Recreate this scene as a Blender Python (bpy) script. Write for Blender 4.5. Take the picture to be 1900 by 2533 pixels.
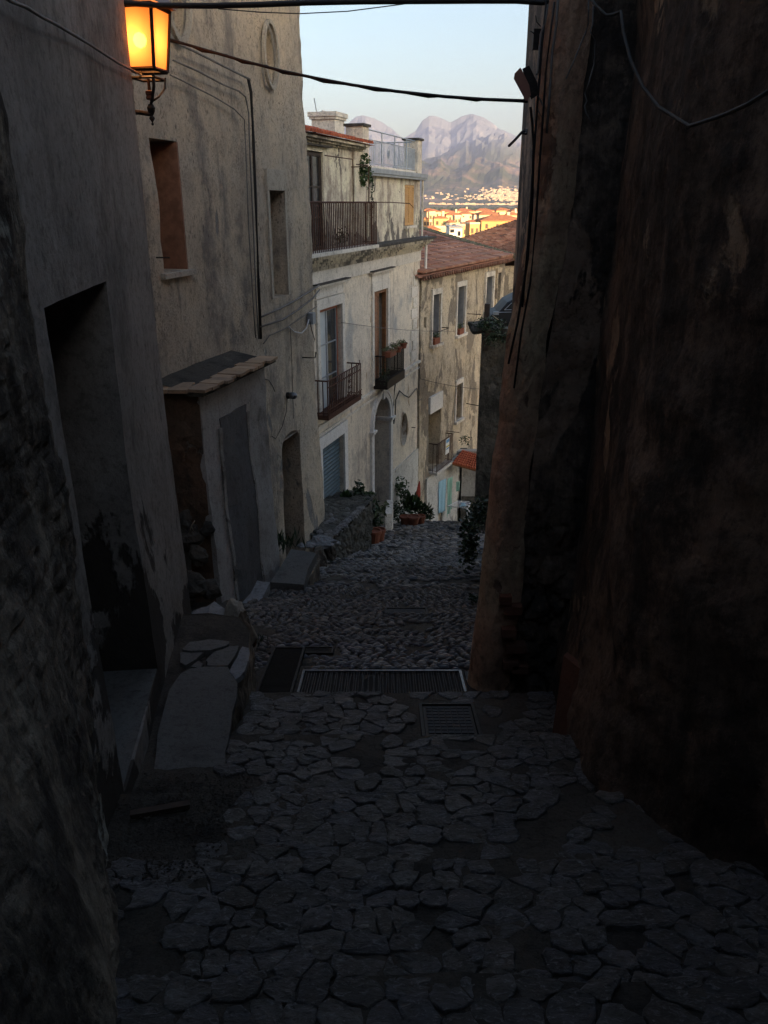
import bpy, math, random
from mathutils import Vector, noise, Matrix
from mathutils.geometry import delaunay_2d_cdt
R = random.Random(7)
for o in list(bpy.data.objects): bpy.data.objects.remove(o)
S = bpy.context.scene
COL = S.collection
rad = math.radians
# ---------------------------------------------------------------- camera
PITCH = 21.25
cam = bpy.data.cameras.new('camera'); co = bpy.data.objects.new('camera', cam); COL.objects.link(co)
co.location = (0, 0, 0); co.rotation_euler = (rad(90 - PITCH), 0, 0)
cam.sensor_fit = 'VERTICAL'; cam.sensor_height = 36; cam.lens = 36 * 1970 / 2533
cam.clip_start = .05; cam.clip_end = 60000
S.camera = co
# ---------------------------------------------------------------- sky, sun, exposure
SUN_EL, SUN_AZ = 10.5, 140.0           # azimuth clockwise from +Y: behind the camera, to the left
w = bpy.data.worlds.new('World'); S.world = w; w.use_nodes = True
nt = w.node_tree; bg = nt.nodes['Background']
sky = nt.nodes.new('ShaderNodeTexSky'); sky.sky_type = 'NISHITA'; sky.sun_disc = False
sky.sun_elevation = rad(SUN_EL); sky.sun_rotation = rad(SUN_AZ)
sky.air_density = 1.0; sky.dust_density = 3.0; sky.ozone_density = 1.3
nt.links.new(sky.outputs[0], bg.inputs[0]); bg.inputs[1].default_value = .15
sl = bpy.data.lights.new('sun', 'SUN'); so = bpy.data.objects.new('sun', sl); COL.objects.link(so)
sl.energy = 4.6; sl.angle = rad(.5); sl.color = (1, .62, .32)
az = rad(SUN_AZ)
sdir = Vector((math.sin(az) * math.cos(rad(SUN_EL)), math.cos(az) * math.cos(rad(SUN_EL)), math.sin(rad(SUN_EL))))
so.rotation_euler = sdir.to_track_quat('Z', 'Y').to_euler()
so.location = (-20, -40, 30)
S.view_settings.view_transform = 'Standard'; S.view_settings.look = 'None'
S.view_settings.exposure = 1.25; S.view_settings.gamma = 1
S.render.engine = 'CYCLES'
S.cycles.max_bounces = 8; S.cycles.diffuse_bounces = 4; S.cycles.volume_bounces = 0
S.cycles.transparent_max_bounces = 8

# ---------------------------------------------------------------- photo geometry
CP, SP = math.cos(rad(PITCH)), math.sin(rad(PITCH))
def ray(u, v):
    a = (u - 950) / 1970; b = (1266.5 - v) / 1970; den = CP + b * SP
    return a / den, (-SP + b * CP) / den
def P(u, v, Y):
    q, r = ray(u, v); return Vector((q * Y, Y, r * Y))
def PZ(u, v, z):
    q, r = ray(u, v); Y = z / r; return Vector((q * Y, Y, z))
# ---------------------------------------------------------------- object helpers
def world(o):
    v = Vector((0, 0, 0))
    while o: v += o.location; o = o.parent
    return v
def tag(o, label=None, cat=None, group=None, kind=None):
    if label: o['label'] = label
    if cat: o['category'] = cat
    if group: o['group'] = group
    if kind: o['kind'] = kind
    return o
def empty(name, loc, label, cat, group=None):
    o = bpy.data.objects.new(name, None); COL.objects.link(o); o.location = loc; o.empty_display_size = .1
    return tag(o, label, cat, group)
def inst(name, mesh, parent, pos, rot=(0, 0, 0), scale=None):
    o = bpy.data.objects.new(name, mesh); COL.objects.link(o)
    o.parent = parent; o.location = Vector(pos) - (world(parent) if parent else Vector((0, 0, 0)))
    o.rotation_euler = rot
    if scale: o.scale = scale
    return o
class MB:
    def __init__(s): s.v = []; s.f = []
    def add(s, vs, fs):
        b = len(s.v); s.v += [tuple(x) for x in vs]; s.f += [tuple(i + b for i in f) for f in fs]; return s
    def ob(s, o, ax, ay, az, x0, x1, y0, y1, z0, z1):
        o = Vector(o)
        vs = [o + ax * x + ay * y + az * z for z in (z0, z1) for y in (y0, y1) for x in (x0, x1)]
        return s.add(vs, [(0, 2, 3, 1), (4, 5, 7, 6), (0, 1, 5, 4), (2, 6, 7, 3), (0, 4, 6, 2), (1, 3, 7, 5)])
    def box(s, x0, x1, y0, y1, z0, z1):
        return s.ob((0, 0, 0), Vector((1, 0, 0)), Vector((0, 1, 0)), Vector((0, 0, 1)), x0, x1, y0, y1, z0, z1)
    def tube(s, pts, r, n=5, r2=None):
        pts = [Vector(p) for p in pts]; b = len(s.v); m = len(pts)
        for i, p in enumerate(pts):
            t = (pts[min(i + 1, m - 1)] - pts[max(i - 1, 0)]).normalized()
            a = t.cross(Vector((0, 0, 1)))
            if a.length < .05: a = t.cross(Vector((1, 0, 0)))
            a.normalize(); c = t.cross(a)
            rr = r if r2 is None else r + (r2 - r) * i / (m - 1)
            for k in range(n):
                th = 2 * math.pi * k / n
                s.v.append(tuple(p + a * (rr * math.cos(th)) + c * (rr * math.sin(th))))
        for i in range(m - 1):
            for k in range(n):
                k2 = (k + 1) % n
                s.f.append((b + i * n + k, b + i * n + k2, b + (i + 1) * n + k2, b + (i + 1) * n + k))
        s.f.append(tuple(b + k for k in range(n))[::-1]); s.f.append(tuple(b + (m - 1) * n + k for k in range(n)))
        return s
    def lathe(s, c, prof, n=12, axis=Vector((0, 0, 1))):
        b = len(s.v); c = Vector(c)
        q = Vector((0, 0, 1)).rotation_difference(axis)
        for r, z in prof:
            for k in range(n):
                th = 2 * math.pi * k / n
                s.v.append(tuple(c + q @ Vector((r * math.cos(th), r * math.sin(th), z))))
        for i in range(len(prof) - 1):
            for k in range(n):
                k2 = (k + 1) % n
                s.f.append((b + i * n + k, b + i * n + k2, b + (i + 1) * n + k2, b + (i + 1) * n + k))
        s.f.append(tuple(b + k for k in range(n))[::-1]); s.f.append(tuple(b + (len(prof) - 1) * n + k for k in range(n)))
        return s
    def prism(s, poly, z0, z1, jz=0):
        n = len(poly); b = len(s.v)
        for z in (z0, z1):
            for x, y in poly: s.v.append((x, y, z + (R.uniform(-jz, jz) if z == z1 else 0)))
        s.f.append(tuple(b + i for i in range(n))[::-1]); s.f.append(tuple(b + n + i for i in range(n)))
        for i in range(n):
            j = (i + 1) % n; s.f.append((b + i, b + j, b + n + j, b + n + i))
        return s
    def leaf(s, c, L, W=None, up=None):
        W = W or L * .5
        d = Vector((R.gauss(0, 1), R.gauss(0, 1), R.gauss(0, .7))).normalized() if up is None else up.normalized()
        a = d.cross(Vector((R.gauss(0, 1), R.gauss(0, 1), R.gauss(0, 1)))).normalized()
        c = Vector(c)
        return s.add([c - d * L / 2, c + a * W / 2, c + d * L / 2, c - a * W / 2 ], [(0, 1, 2, 3)])
    def build(s, name, mat, parent=None, smooth=False, recalc=True):
        base = world(parent) if parent else Vector((0, 0, 0))
        me = bpy.data.meshes.new(name)
        me.from_pydata([tuple(Vector(v) - base) for v in s.v], [], s.f); me.materials.append(mat)
        me.validate()
        if recalc:
            import bmesh
            bm = bmesh.new(); bm.from_mesh(me); bmesh.ops.recalc_face_normals(bm, faces=bm.faces); bm.to_mesh(me); bm.free()
        if smooth: me.polygons.foreach_set('use_smooth', [True] * len(me.polygons))
        o = bpy.data.objects.new(name, me); COL.objects.link(o); o.parent = parent
        return o
def mesh_of(mb, name, mat, smooth=False):
    me = bpy.data.meshes.new(name); me.from_pydata(mb.v, [], mb.f); me.materials.append(mat); me.validate()
    if smooth: me.polygons.foreach_set('use_smooth', [True] * len(me.polygons))
    return me
def fbm(x, y, z, o=4): return noise.fractal(Vector((x, y, z)), 1.0, 2.1, o)
def clamp(x, a=0., b=1.): return max(a, min(b, x))
def smooth(x): x = clamp(x); return x * x * (3 - 2 * x)
# grid surface from a function
def surf(name, f, nu, nv, mat, parent=None, sm=True, skip=None):
    m = MB()
    for j in range(nv + 1):
        for i in range(nu + 1): m.v.append(tuple(f(i / nu, j / nv)))
    for j in range(nv):
        for i in range(nu):
            if skip and skip(i / nu, j / nv): continue
            a = j * (nu + 1) + i; m.f.append((a, a + 1, a + nu + 2, a + nu + 1))
    return m.build(name, mat, parent, smooth=sm, recalc=False)
# wall with openings in a local frame; holes: list of (loop [(s,z)..], depth)
class Frame:
    def __init__(s, o, d, n): s.o = Vector((o[0], o[1], 0)); s.d = Vector((d[0], d[1], 0)).normalized(); s.n = Vector((n[0], n[1], 0)).normalized()
    def p(s, a, z, out=0.): return s.o + s.d * a + s.n * out + Vector((0, 0, z))
UP = Vector((0, 0, 1))
def inside(p, loop):
    c = False; n = len(loop); j = n - 1
    for i in range(n):
        if (loop[i][1] > p[1]) != (loop[j][1] > p[1]) and p[0] < (loop[j][0] - loop[i][0]) * (p[1] - loop[i][1]) / (loop[j][1] - loop[i][1]) + loop[i][0]: c = not c
        j = i
    return c
def dens(loop, g):
    out = []
    for i in range(len(loop)):
        a, b = loop[i], loop[(i + 1) % len(loop)]
        L = math.hypot(b[0] - a[0], b[1] - a[1]); n = max(1, int(L / g))
        for k in range(n): out.append((a[0] + (b[0] - a[0]) * k / n, a[1] + (b[1] - a[1]) * k / n))
    return out
def rect(a, b, c, d): return [(a, c), (b, c), (b, d), (a, d)]
def ell(cx, cz, rx, rz, n=24): return [(cx + rx * math.cos(2 * math.pi * k / n), cz + rz * math.sin(2 * math.pi * k / n)) for k in range(n)]
def arch(a, b, z0, zs, rise=None, n=12):
    r = (b - a) / 2; rise = rise or r
    return [(a, z0), (b, z0)] + [((a + b) / 2 + r * math.cos(math.pi * k / n), zs + rise * math.sin(math.pi * k / n)) for k in range(n + 1)]
def wall(name, F, outer, holes, mat, parent, g=.15, T=1., disp=None, out=0.):
    disp = disp or (lambda s, z: 0)
    loops = [dens(outer, g)] + [dens(h[0], g) for h in holes]
    pts = []; faces = []
    for l in loops:
        faces.append(list(range(len(pts), len(pts) + len(l)))); pts += l
    s0 = min(p[0] for p in outer); s1 = max(p[0] for p in outer); z0 = min(p[1] for p in outer); z1 = max(p[1] for p in outer)
    nb = len(pts); border = list(pts)
    grid = {}
    for p in border: grid.setdefault((int(p[0] // g), int(p[1] // g)), []).append(p)
    y = z0 + g * .5
    while y < z1:
        x = s0 + g * .5
        while x < s1:
            p = (x + R.uniform(-.15, .15) * g, y + R.uniform(-.15, .15) * g)
            ci, cj = int(p[0] // g), int(p[1] // g); ok = True
            for di in (-1, 0, 1):
                for dj in (-1, 0, 1):
                    for q in grid.get((ci + di, cj + dj), ()):
                        if abs(q[0] - p[0]) + abs(q[1] - p[1]) < g * .5: ok = False
            if ok and inside(p, outer) and not any(inside(p, h[0]) for h in holes): pts.append(p)
            x += g
        y += g
    r = delaunay_2d_cdt([Vector(p) for p in pts], [], faces, 1, 1e-6)
    V, FF = r[0], r[2]
    m = MB(); m.v = [tuple(F.p(p.x, p.y, out + disp(p.x, p.y))) for p in V]
    for f in FF:
        c = (sum(V[i].x for i in f) / len(f), sum(V[i].y for i in f) / len(f))
        if any(inside(c, h[0]) for h in holes): continue
        m.f.append(tuple(f))
    for k, l in enumerate(loops):
        dep = T if k == 0 else holes[k - 1][1]; n = len(l)
        for i in range(n):
            a, b = l[i], l[(i + 1) % n]
            m.add([F.p(a[0], a[1], out + disp(*a)), F.p(b[0], b[1], out + disp(*b)), F.p(b[0], b[1], out - dep), F.p(a[0], a[1], out - dep)], [(0, 1, 2, 3)])
    return m.build(name, mat, parent, recalc=False)
def strip(F, pts, w, o0, o1):
    """moulding of width w running along a polyline in the wall plane"""
    m = MB(); n = len(pts); A = []; B = []
    for i in range(n):
        a = Vector(pts[max(i - 1, 0)]); b = Vector(pts[min(i + 1, n - 1)]); t = (b - a).normalized()
        nn = Vector((-t.y, t.x)); p = Vector(pts[i]); A.append(p + nn * w); B.append(p)
    for i in range(n - 1):
        vs = []
        for q in (A[i], A[i + 1], B[i + 1], B[i]):
            vs.append(F.p(q.x, q.y, o0))
        for q in (A[i], A[i + 1], B[i + 1], B[i]):
            vs.append(F.p(q.x, q.y, o1))
        m.add(vs, [(4, 5, 6, 7), (0, 1, 5, 4), (1, 2, 6, 5), (2, 3, 7, 6), (3, 0, 4, 7)])
    return m
# ---------------------------------------------------------------- materials
class NT:
    def __init__(s, name):
        s.m = bpy.data.materials.new(name); s.m.use_nodes = True; s.t = s.m.node_tree
        s.b = s.t.nodes['Principled BSDF']; s.pos = s.t.nodes.new('ShaderNodeNewGeometry').outputs['Position']
    def n(s, k, **kw):
        x = s.t.nodes.new(k)
        for a, b in kw.items(): setattr(x, a, b)
        return x
    def l(s, a, b): s.t.links.new(a, b)
    def scaled(s, sc, off=0):
        x = s.n('ShaderNodeMapping'); x.inputs['Scale'].default_value = sc; x.inputs['Location'].default_value = (off, off * .7, off * 1.3)
        s.l(s.pos, x.inputs[0]); return x.outputs[0]
    def noise(s, scale, detail=5, rough=.6, vec=None, dist=0):
        x = s.n('ShaderNodeTexNoise'); x.inputs['Scale'].default_value = scale; x.inputs['Detail'].default_value = detail
        x.inputs['Roughness'].default_value = rough; x.inputs['Distortion'].default_value = dist
        s.l(vec or s.pos, x.inputs['Vector']); return x.outputs['Fac']
    def ramp(s, fac, a, b, ca=0., cb=1.):
        x = s.n('ShaderNodeMapRange'); x.clamp = True; x.interpolation_type = 'SMOOTHSTEP'
        x.inputs[1].default_value = a; x.inputs[2].default_value = b; x.inputs[3].default_value = ca; x.inputs[4].default_value = cb
        s.l(fac, x.inputs[0]); return x.outputs[0]
    def math(s, op, a, b):
        x = s.n('ShaderNodeMath', operation=op)
        for i, q in ((0, a), (1, b)):
            if isinstance(q, (int, float)): x.inputs[i].default_value = q
            else: s.l(q, x.inputs[i])
        return x.outputs[0]
    def mix(s, f, a, b):
        x = s.n('ShaderNodeMix', data_type='RGBA')
        if isinstance(f, (int, float)): x.inputs[0].default_value = f
        else: s.l(f, x.inputs[0])
        for i, q in ((6, a), (7, b)):
            if isinstance(q, tuple): x.inputs[i].default_value = (*q, 1)
            else: s.l(q, x.inputs[i])
        return x.outputs[2]
    def bump(s, h, st, dist=.02, prev=None):
        x = s.n('ShaderNodeBump'); x.inputs['Strength'].default_value = st; x.inputs['Distance'].default_value = dist
        s.l(h, x.inputs['Height'])
        if prev: s.l(prev, x.inputs['Normal'])
        return x.outputs[0]
    def out(s, col, rough=.85, nor=None, spec=.3, metal=0):
        if isinstance(col, tuple): s.b.inputs['Base Color'].default_value = (*col, 1)
        else: s.l(col, s.b.inputs['Base Color'])
        if isinstance(rough, (int, float)): s.b.inputs['Roughness'].default_value = rough
        else: s.l(rough, s.b.inputs['Roughness'])
        s.b.inputs['Specular IOR Level'].default_value = spec; s.b.inputs['Metallic'].default_value = metal
        if nor: s.l(nor, s.b.inputs['Normal'])
        return s.m
def plaster(name, c1, c2, dirt, peel, dirt_t=.55, peel_t=.62, peel_s=1.2, grit=30, gb=.5, streak=.5, peel_z=None, spots=0, off=0., blotch=None):
    t = NT(name)
    big = t.noise(1.1, 6, .65, t.scaled((1, 1, .8), off)); col = t.mix(t.ramp(big, .35, .65), c1, c2)
    if blotch:
        col = t.mix(t.ramp(t.noise(.9, 3, .5, t.scaled((1, 1, 1), off + 31)), .56, .68), col, blotch)
    st = t.noise(1.0, 8, .7, t.scaled((4, 4, streak), off + 3), .3)
    mott = t.noise(3.2, 8, .72, t.scaled((1, 1, .7), off + 9))
    m2 = t.noise(.8, 9, .68, t.scaled((1, 1, .6), off + 40), .6)
    dm = t.math('ADD', t.math('MULTIPLY', st, .30), t.math('ADD', t.math('MULTIPLY', mott, .38), t.math('MULTIPLY', m2, .32)))
    col = t.mix(t.ramp(dm, dirt_t - .065, dirt_t + .05), col, dirt)
    fine = t.noise(13, 8, .8, t.scaled((1, 1, .8), off + 50))
    col = t.mix(t.ramp(fine, .50, .68, 0., .7), col, tuple(x * .7 for x in dirt))
    col = t.mix(t.ramp(fine, .30, .44, .45, 0.), col, tuple(min(.85, x * 1.25) for x in c1))
    pn = t.noise(peel_s, 9, .6, t.scaled((1, 1, .6), off + 17), .4)
    if peel_z:
        z = t.n('ShaderNodeSeparateXYZ'); t.l(t.pos, z.inputs[0])
        pn = t.math('ADD', pn, t.ramp(z.outputs[2], peel_z[0], peel_z[1], peel_z[2], 0.))
    pm = t.ramp(pn, peel_t - .012, peel_t + .012)
    peelc = t.mix(t.noise(9, 6, .7), peel, tuple(x * .45 for x in peel))
    col = t.mix(pm, col, peelc)
    gr = t.noise(grit, 6, .75)
    col = t.mix(t.ramp(gr, .38, .5, .35, 0.), col, tuple(x * .45 for x in dirt))
    if spots:
        v = t.n('ShaderNodeTexVoronoi'); v.inputs['Scale'].default_value = spots; t.l(t.scaled((1, 1, .5), off), v.inputs['Vector'])
        sp = t.math('MULTIPLY', t.ramp(v.outputs['Distance'], .10, .26, .85, 0.), t.ramp(t.noise(2.3, 5), .47, .62))
        v2 = t.n('ShaderNodeTexVoronoi'); v2.inputs['Scale'].default_value = spots * 2.3; t.l(t.scaled((1, 1, .6), off + 2), v2.inputs['Vector'])
        sp = t.math('MAXIMUM', sp, t.math('MULTIPLY', t.ramp(v2.outputs['Distance'], .16, .34, .8, 0.), t.ramp(t.noise(1.3, 6), .46, .60)))
        col = t.mix(sp, col, tuple(x * .4 for x in dirt))
    h = t.math('ADD', t.math('MULTIPLY', gr, .5), t.math('MULTIPLY', mott, 1.2))
    nb = t.bump(h, gb, .05)
    nb = t.bump(fine, gb, .02, nb)
    nb = t.bump(pm, .8, -.02, nb)
    return t.out(col, .92, nb, .2)
def simple(name, c, rough=.7, metal=0, var=.25, sc=12, spec=.3, bmp=.2):
    t = NT(name); nn = t.noise(sc, 5, .65)
    col = t.mix(t.ramp(nn, .3, .7), tuple(x * (1 - var) for x in c), tuple(min(1, x * (1 + var)) for x in c))
    return t.out(col, rough, t.bump(nn, bmp, .01), spec, metal)
def objvar(name, cols, rough=.8, bumps=((14, .6, .02),), spec=.3, stretch=(1, 1, 1)):
    t = NT(name); oi = t.n('ShaderNodeObjectInfo'); cr = t.n('ShaderNodeValToRGB')
    cr.color_ramp.interpolation = 'LINEAR'; n = len(cols)
    while len(cr.color_ramp.elements) < n: cr.color_ramp.elements.new(.5)
    for i, c in enumerate(cols): cr.color_ramp.elements[i].position = i / (n - 1); cr.color_ramp.elements[i].color = (*c, 1)
    t.l(oi.outputs['Random'], cr.inputs[0])
    nn = t.noise(bumps[0][0], 8, .75, t.scaled(stretch)); n2 = t.noise(bumps[0][0] * .3, 4, .6)
    c = t.n('ShaderNodeMix', data_type='RGBA', blend_type='MULTIPLY'); c.inputs[0].default_value = 1
    t.l(cr.outputs[0], c.inputs[6]); t.l(t.mix(t.math('MULTIPLY', t.math('ADD', nn, n2), .8), (.35, .35, .35), (1.5, 1.5, 1.5)), c.inputs[7])
    nb = None
    for sc, st, di in bumps: nb = t.bump(t.noise(sc, 8, .7, t.scaled(stretch)), st, di, nb)
    return t.out(c.outputs[2], rough, nb, spec)
def islandvar(name, cols, rough=.8, sc=20, spec=.3):
    t = NT(name); g = t.n('ShaderNodeNewGeometry'); cr = t.n('ShaderNodeValToRGB'); n = len(cols)
    while len(cr.color_ramp.elements) < n: cr.color_ramp.elements.new(.5)
    for i, c in enumerate(cols): cr.color_ramp.elements[i].position = i / (n - 1); cr.color_ramp.elements[i].color = (*c, 1)
    t.l(g.outputs['Random Per Island'], cr.inputs[0])
    nn = t.noise(sc, 6, .7)
    return t.out(t.mix(t.ramp(nn, .3, .7, .0, .5), cr.outputs[0], tuple(x * .4 for x in cols[0])), rough, t.bump(nn, .5, .01), spec)

M = {}
def slate(name, cols, per_object):
    t = NT(name); cr = t.n('ShaderNodeValToRGB'); n = len(cols)
    src = t.n('ShaderNodeObjectInfo').outputs['Random'] if per_object else t.n('ShaderNodeNewGeometry').outputs['Random Per Island']
    while len(cr.color_ramp.elements) < n: cr.color_ramp.elements.new(.5)
    for i, c in enumerate(cols): cr.color_ramp.elements[i].position = i / (n - 1); cr.color_ramp.elements[i].color = (*c, 1)
    t.l(src, cr.inputs[0])
    v = t.scaled((1, 2.1, 2.1))
    big = t.noise(7, 6, .65, v, .8); cleav = t.noise(26, 9, .78, v, 1.2); spk = t.noise(110, 4, .7)
    c = t.mix(t.ramp(big, .42, .62, .65, 0.), cr.outputs[0], (.11, .10, .085))
    c = t.mix(t.ramp(cleav, .34, .47, .85, 0.), c, (.035, .034, .034))
    c = t.mix(t.ramp(cleav, .53, .63, 0., .85), c, (.46, .46, .47))
    c = t.mix(t.ramp(spk, .62, .72, 0., .6), c, (.34, .33, .31))
    nb = t.bump(big, .7, .06); nb = t.bump(cleav, 1., .04, nb)
    return t.out(c, t.ramp(cleav, .3, .7, .7, .42), nb, .5)
M['left'] = plaster('grey_cement_plaster', (0.345, 0.321, 0.291), (0.251, 0.233, 0.213), (0.157, 0.141, 0.125), (0.0861, 0.0745, 0.0637), .56, .64, 1.4, 25, .35, .35, (-2.9, -.5, .20), off=2)
M['rubble'] = plaster('rubble_masonry', (0.486, 0.419, 0.317), (0.27, 0.23, 0.182), (0.0945, 0.081, 0.0675), (0.62, 0.62, 0.54), .5, .60, 1.5, 18, 1.0, 1.0, off=5)
M['church'] = plaster('pitted_beige_stucco', (0.649, 0.54, 0.404), (0.521, 0.45, 0.363), (0.282, 0.249, 0.217), (0.381, 0.367, 0.348), .545, .68, .8, 42, .9, .22, (-4.5, -1.6, .1), spots=16, off=8)
M['annex'] = plaster('grey_cement_render', (0.455, 0.46, 0.451), (0.375, 0.372, 0.355), (0.237, 0.23, 0.212), (0.672, 0.647, 0.595), .58, .63, 1.5, 50, .4, .4, off=12)
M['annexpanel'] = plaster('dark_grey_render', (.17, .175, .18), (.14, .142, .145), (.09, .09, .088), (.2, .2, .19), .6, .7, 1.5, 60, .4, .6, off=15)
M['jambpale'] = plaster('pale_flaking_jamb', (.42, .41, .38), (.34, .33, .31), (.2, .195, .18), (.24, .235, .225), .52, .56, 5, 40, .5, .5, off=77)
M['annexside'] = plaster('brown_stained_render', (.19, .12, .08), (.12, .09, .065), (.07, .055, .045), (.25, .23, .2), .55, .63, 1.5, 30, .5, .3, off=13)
M['palazzo'] = plaster('aged_cream_plaster', (0.794, 0.723, 0.606), (0.665, 0.609, 0.529), (0.345, 0.317, 0.291), (0.564, 0.444, 0.309), .56, .64, 1.1, 30, .4, .3, off=21, blotch=(.43, .43, .42))
M['palazzo_up'] = plaster('flaking_cream_plaster', (0.8, 0.781, 0.622), (0.686, 0.63, 0.529), (0.324, 0.277, 0.238), (0.249, 0.233, 0.218), .525, .63, 2.4, 30, .5, .22, (-.95, -.1, .17), off=24)
M['trim'] = plaster('white_stucco_trim', (0.759, 0.724, 0.667), (0.632, 0.609, 0.564), (0.31, 0.293, 0.265), (0.46, 0.437, 0.391), .57, .68, 3, 40, .3, .3, off=26)
M['cornice'] = plaster('weathered_cornice_stucco', (0.72, 0.66, 0.528), (0.6, 0.552, 0.456), (0.144, 0.132, 0.12), (0.24, 0.228, 0.204), .52, .6, 3, 40, .5, .25, off=29)
M['door_trim'] = plaster('grey_white_painted_surround', (0.759, 0.759, 0.759), (0.69, 0.69, 0.69), (0.46, 0.448, 0.437), (0.552, 0.54, 0.517), .62, .72, 3, 40, .2, .3, off=27)
M['socle'] = plaster('rough_whitewash', (0.713, 0.701, 0.655), (0.598, 0.586, 0.552), (0.322, 0.31, 0.287), (0.414, 0.402, 0.38), .58, .66, 2, 22, .8, .5, off=33)
M['stonehouse'] = plaster('peeling_plaster_over_rubble', (0.72, 0.622, 0.473), (0.605, 0.531, 0.417), (0.317, 0.269, 0.209), (0.389, 0.339, 0.279), .54, .55, 1.0, 26, 1.1, .35, spots=9, off=41)
M['garden'] = plaster('dark_rubble_wall', (.14, .13, .11), (.10, .1, .09), (.05, .05, .045), (.2, .19, .17), .52, .63, 2, 20, 1., .5, off=45)
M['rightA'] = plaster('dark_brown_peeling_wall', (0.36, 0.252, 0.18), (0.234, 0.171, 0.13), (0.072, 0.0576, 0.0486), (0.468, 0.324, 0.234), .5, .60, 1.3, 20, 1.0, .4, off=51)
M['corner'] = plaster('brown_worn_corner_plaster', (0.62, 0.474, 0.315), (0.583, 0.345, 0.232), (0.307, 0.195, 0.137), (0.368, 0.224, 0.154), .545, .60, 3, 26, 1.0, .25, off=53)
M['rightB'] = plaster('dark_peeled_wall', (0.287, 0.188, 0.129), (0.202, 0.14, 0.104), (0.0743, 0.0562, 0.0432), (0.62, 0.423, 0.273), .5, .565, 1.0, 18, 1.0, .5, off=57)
M['stone'] = slate('slate_paving_stone', [(0.142, 0.144, 0.159), (0.266, 0.262, 0.271), (0.19, 0.186, 0.194), (0.323, 0.31, 0.295), (0.162, 0.152, 0.141), (0.237, 0.237, 0.256)], True)
M['pebble'] = islandvar('river_pebble', [(0.101, 0.0968, 0.108), (0.158, 0.152, 0.152), (0.201, 0.188, 0.165), (0.129, 0.139, 0.152), (0.374, 0.345, 0.293)], .55, 30, .5)
M['mortar'] = plaster('earthy_mortar', (0.144, 0.128, 0.105), (0.106, 0.095, 0.08), (0.0562, 0.0513, 0.0462), (0.188, 0.175, 0.15), .54, .64, 3, 60, 1.0, 1., off=61)
M['concrete'] = plaster('worn_concrete_slab', (0.162, 0.16, 0.149), (0.13, 0.127, 0.119), (0.0756, 0.0713, 0.0648), (0.0968, 0.092, 0.0864), .6, .68, 3, 45, .35, 1., off=64)
M['slab_light'] = plaster('pale_stone_slab', (0.31, 0.322, 0.333), (0.241, 0.247, 0.253), (0.138, 0.138, 0.138), (0.184, 0.184, 0.184), .58, .68, 3, 30, .7, 1., off=66)
M['iron'] = simple('dark_wrought_iron', (.025, .02, .018), .6, .4, .4, 40)
M['rust'] = simple('rusty_iron', (.075, .035, .025), .8, .2, .4, 30)
M['steel'] = simple('worn_drain_steel', (.16, .16, .165), .45, .8, .3, 30, .5)
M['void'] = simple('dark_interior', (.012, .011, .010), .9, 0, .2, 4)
M['cable'] = simple('black_cable', (.018, .017, .018), .6)
M['cable_grey'] = simple('weathered_grey_cable', (.16, .15, .14), .7)
M['cable_dark'] = simple('dusty_dark_cable', (.07, .065, .06), .8)
M['cable_white'] = simple('white_cable', (.6, .6, .62), .6)
M['wood_red'] = simple('reddish_wood_frame', (.26, .085, .04), .6, 0, .35, 18)
M['wood_brown'] = simple('brown_wood', (.2, .095, .045), .6, 0, .35, 18)
M['wood_dark'] = simple('dark_wood', (.05, .038, .032), .7, 0, .35, 15)
M['shutter_tan'] = simple('ochre_shutter_paint', (.50, .30, .12), .6, 0, .15, 15)
M['roller'] = simple('blue_grey_roller_shutter', (.085, .125, .15), .5, .2, .2, 8, .4)
M['glass'] = simple('dark_window_glass', (.03, .035, .04), .12, 0, .2, 3, .6, 0)
M['curtain'] = simple('pale_curtain_glass', (.46, .52, .56), .35, 0, .1, 3, .5, .05)
M['tile'] = objvar('old_terracotta_tile', [(.16, .07, .05), (.30, .15, .10), (.22, .11, .08), (.36, .21, .15), (.10, .06, .05)], .85, ((20, .5, .01),), .2)
M['tile_stuff'] = islandvar('old_terracotta_tiles', [(.15, .07, .05), (.28, .14, .095), (.21, .105, .075), (.33, .19, .14), (.10, .058, .048)], .85, 12, .2)
M['tile_red'] = objvar('red_clay_tile', [(0.257, 0.0612, 0.0306), (0.306, 0.0859, 0.0428), (0.22, 0.0551, 0.0306)], .8, ((0.62, 0.245, 0.00612),), .2)
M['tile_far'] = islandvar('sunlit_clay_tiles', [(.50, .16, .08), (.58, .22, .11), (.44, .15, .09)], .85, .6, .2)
M['moss'] = simple('mossy_mortar', (.16, .15, .10), .95, 0, .4, 10)
M['terracotta'] = simple('terracotta_pot', (.20, .07, .04), .75, 0, .2, 15)
M['leaf'] = islandvar('green_leaf', [(0.03, 0.065, 0.018), (0.05, 0.1, 0.028), (0.04, 0.085, 0.03), (0.075, 0.12, 0.04)], .55, 30, .4)
M['leaf_dark'] = islandvar('dark_green_leaf', [(.015, .035, .012), (.03, .06, .02), (.022, .05, .02), (.05, .09, .035)], .5, 30, .45)
M['leaf_pale'] = islandvar('grey_green_succulent_leaf', [(.09, .12, .05), (.14, .17, .08), (.11, .14, .07), (.17, .19, .11)], .6, 30, .3)
M['zinc'] = simple('grey_zinc_flashing', (.30, .33, .37), .45, .3, .15, 6, .5)
M['rail_grey'] = simple('blue_grey_painted_railing', (.36, .41, .47), .5, .1, .15, 12)
M['slate'] = simple('dark_slate_ledge', (.055, .052, .05), .8, 0, .4, 9, .3, .6)
M['old_board'] = simple('old_board', (.06, .042, .032), .85, 0, .3, 15)
M['white'] = simple('white_plastic', (.75, .76, .76), .5, 0, .08, 8)
M['sheet_blue'] = simple('pale_blue_towel', (.35, .58, .72), .95, 0, .08, 20)
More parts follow.
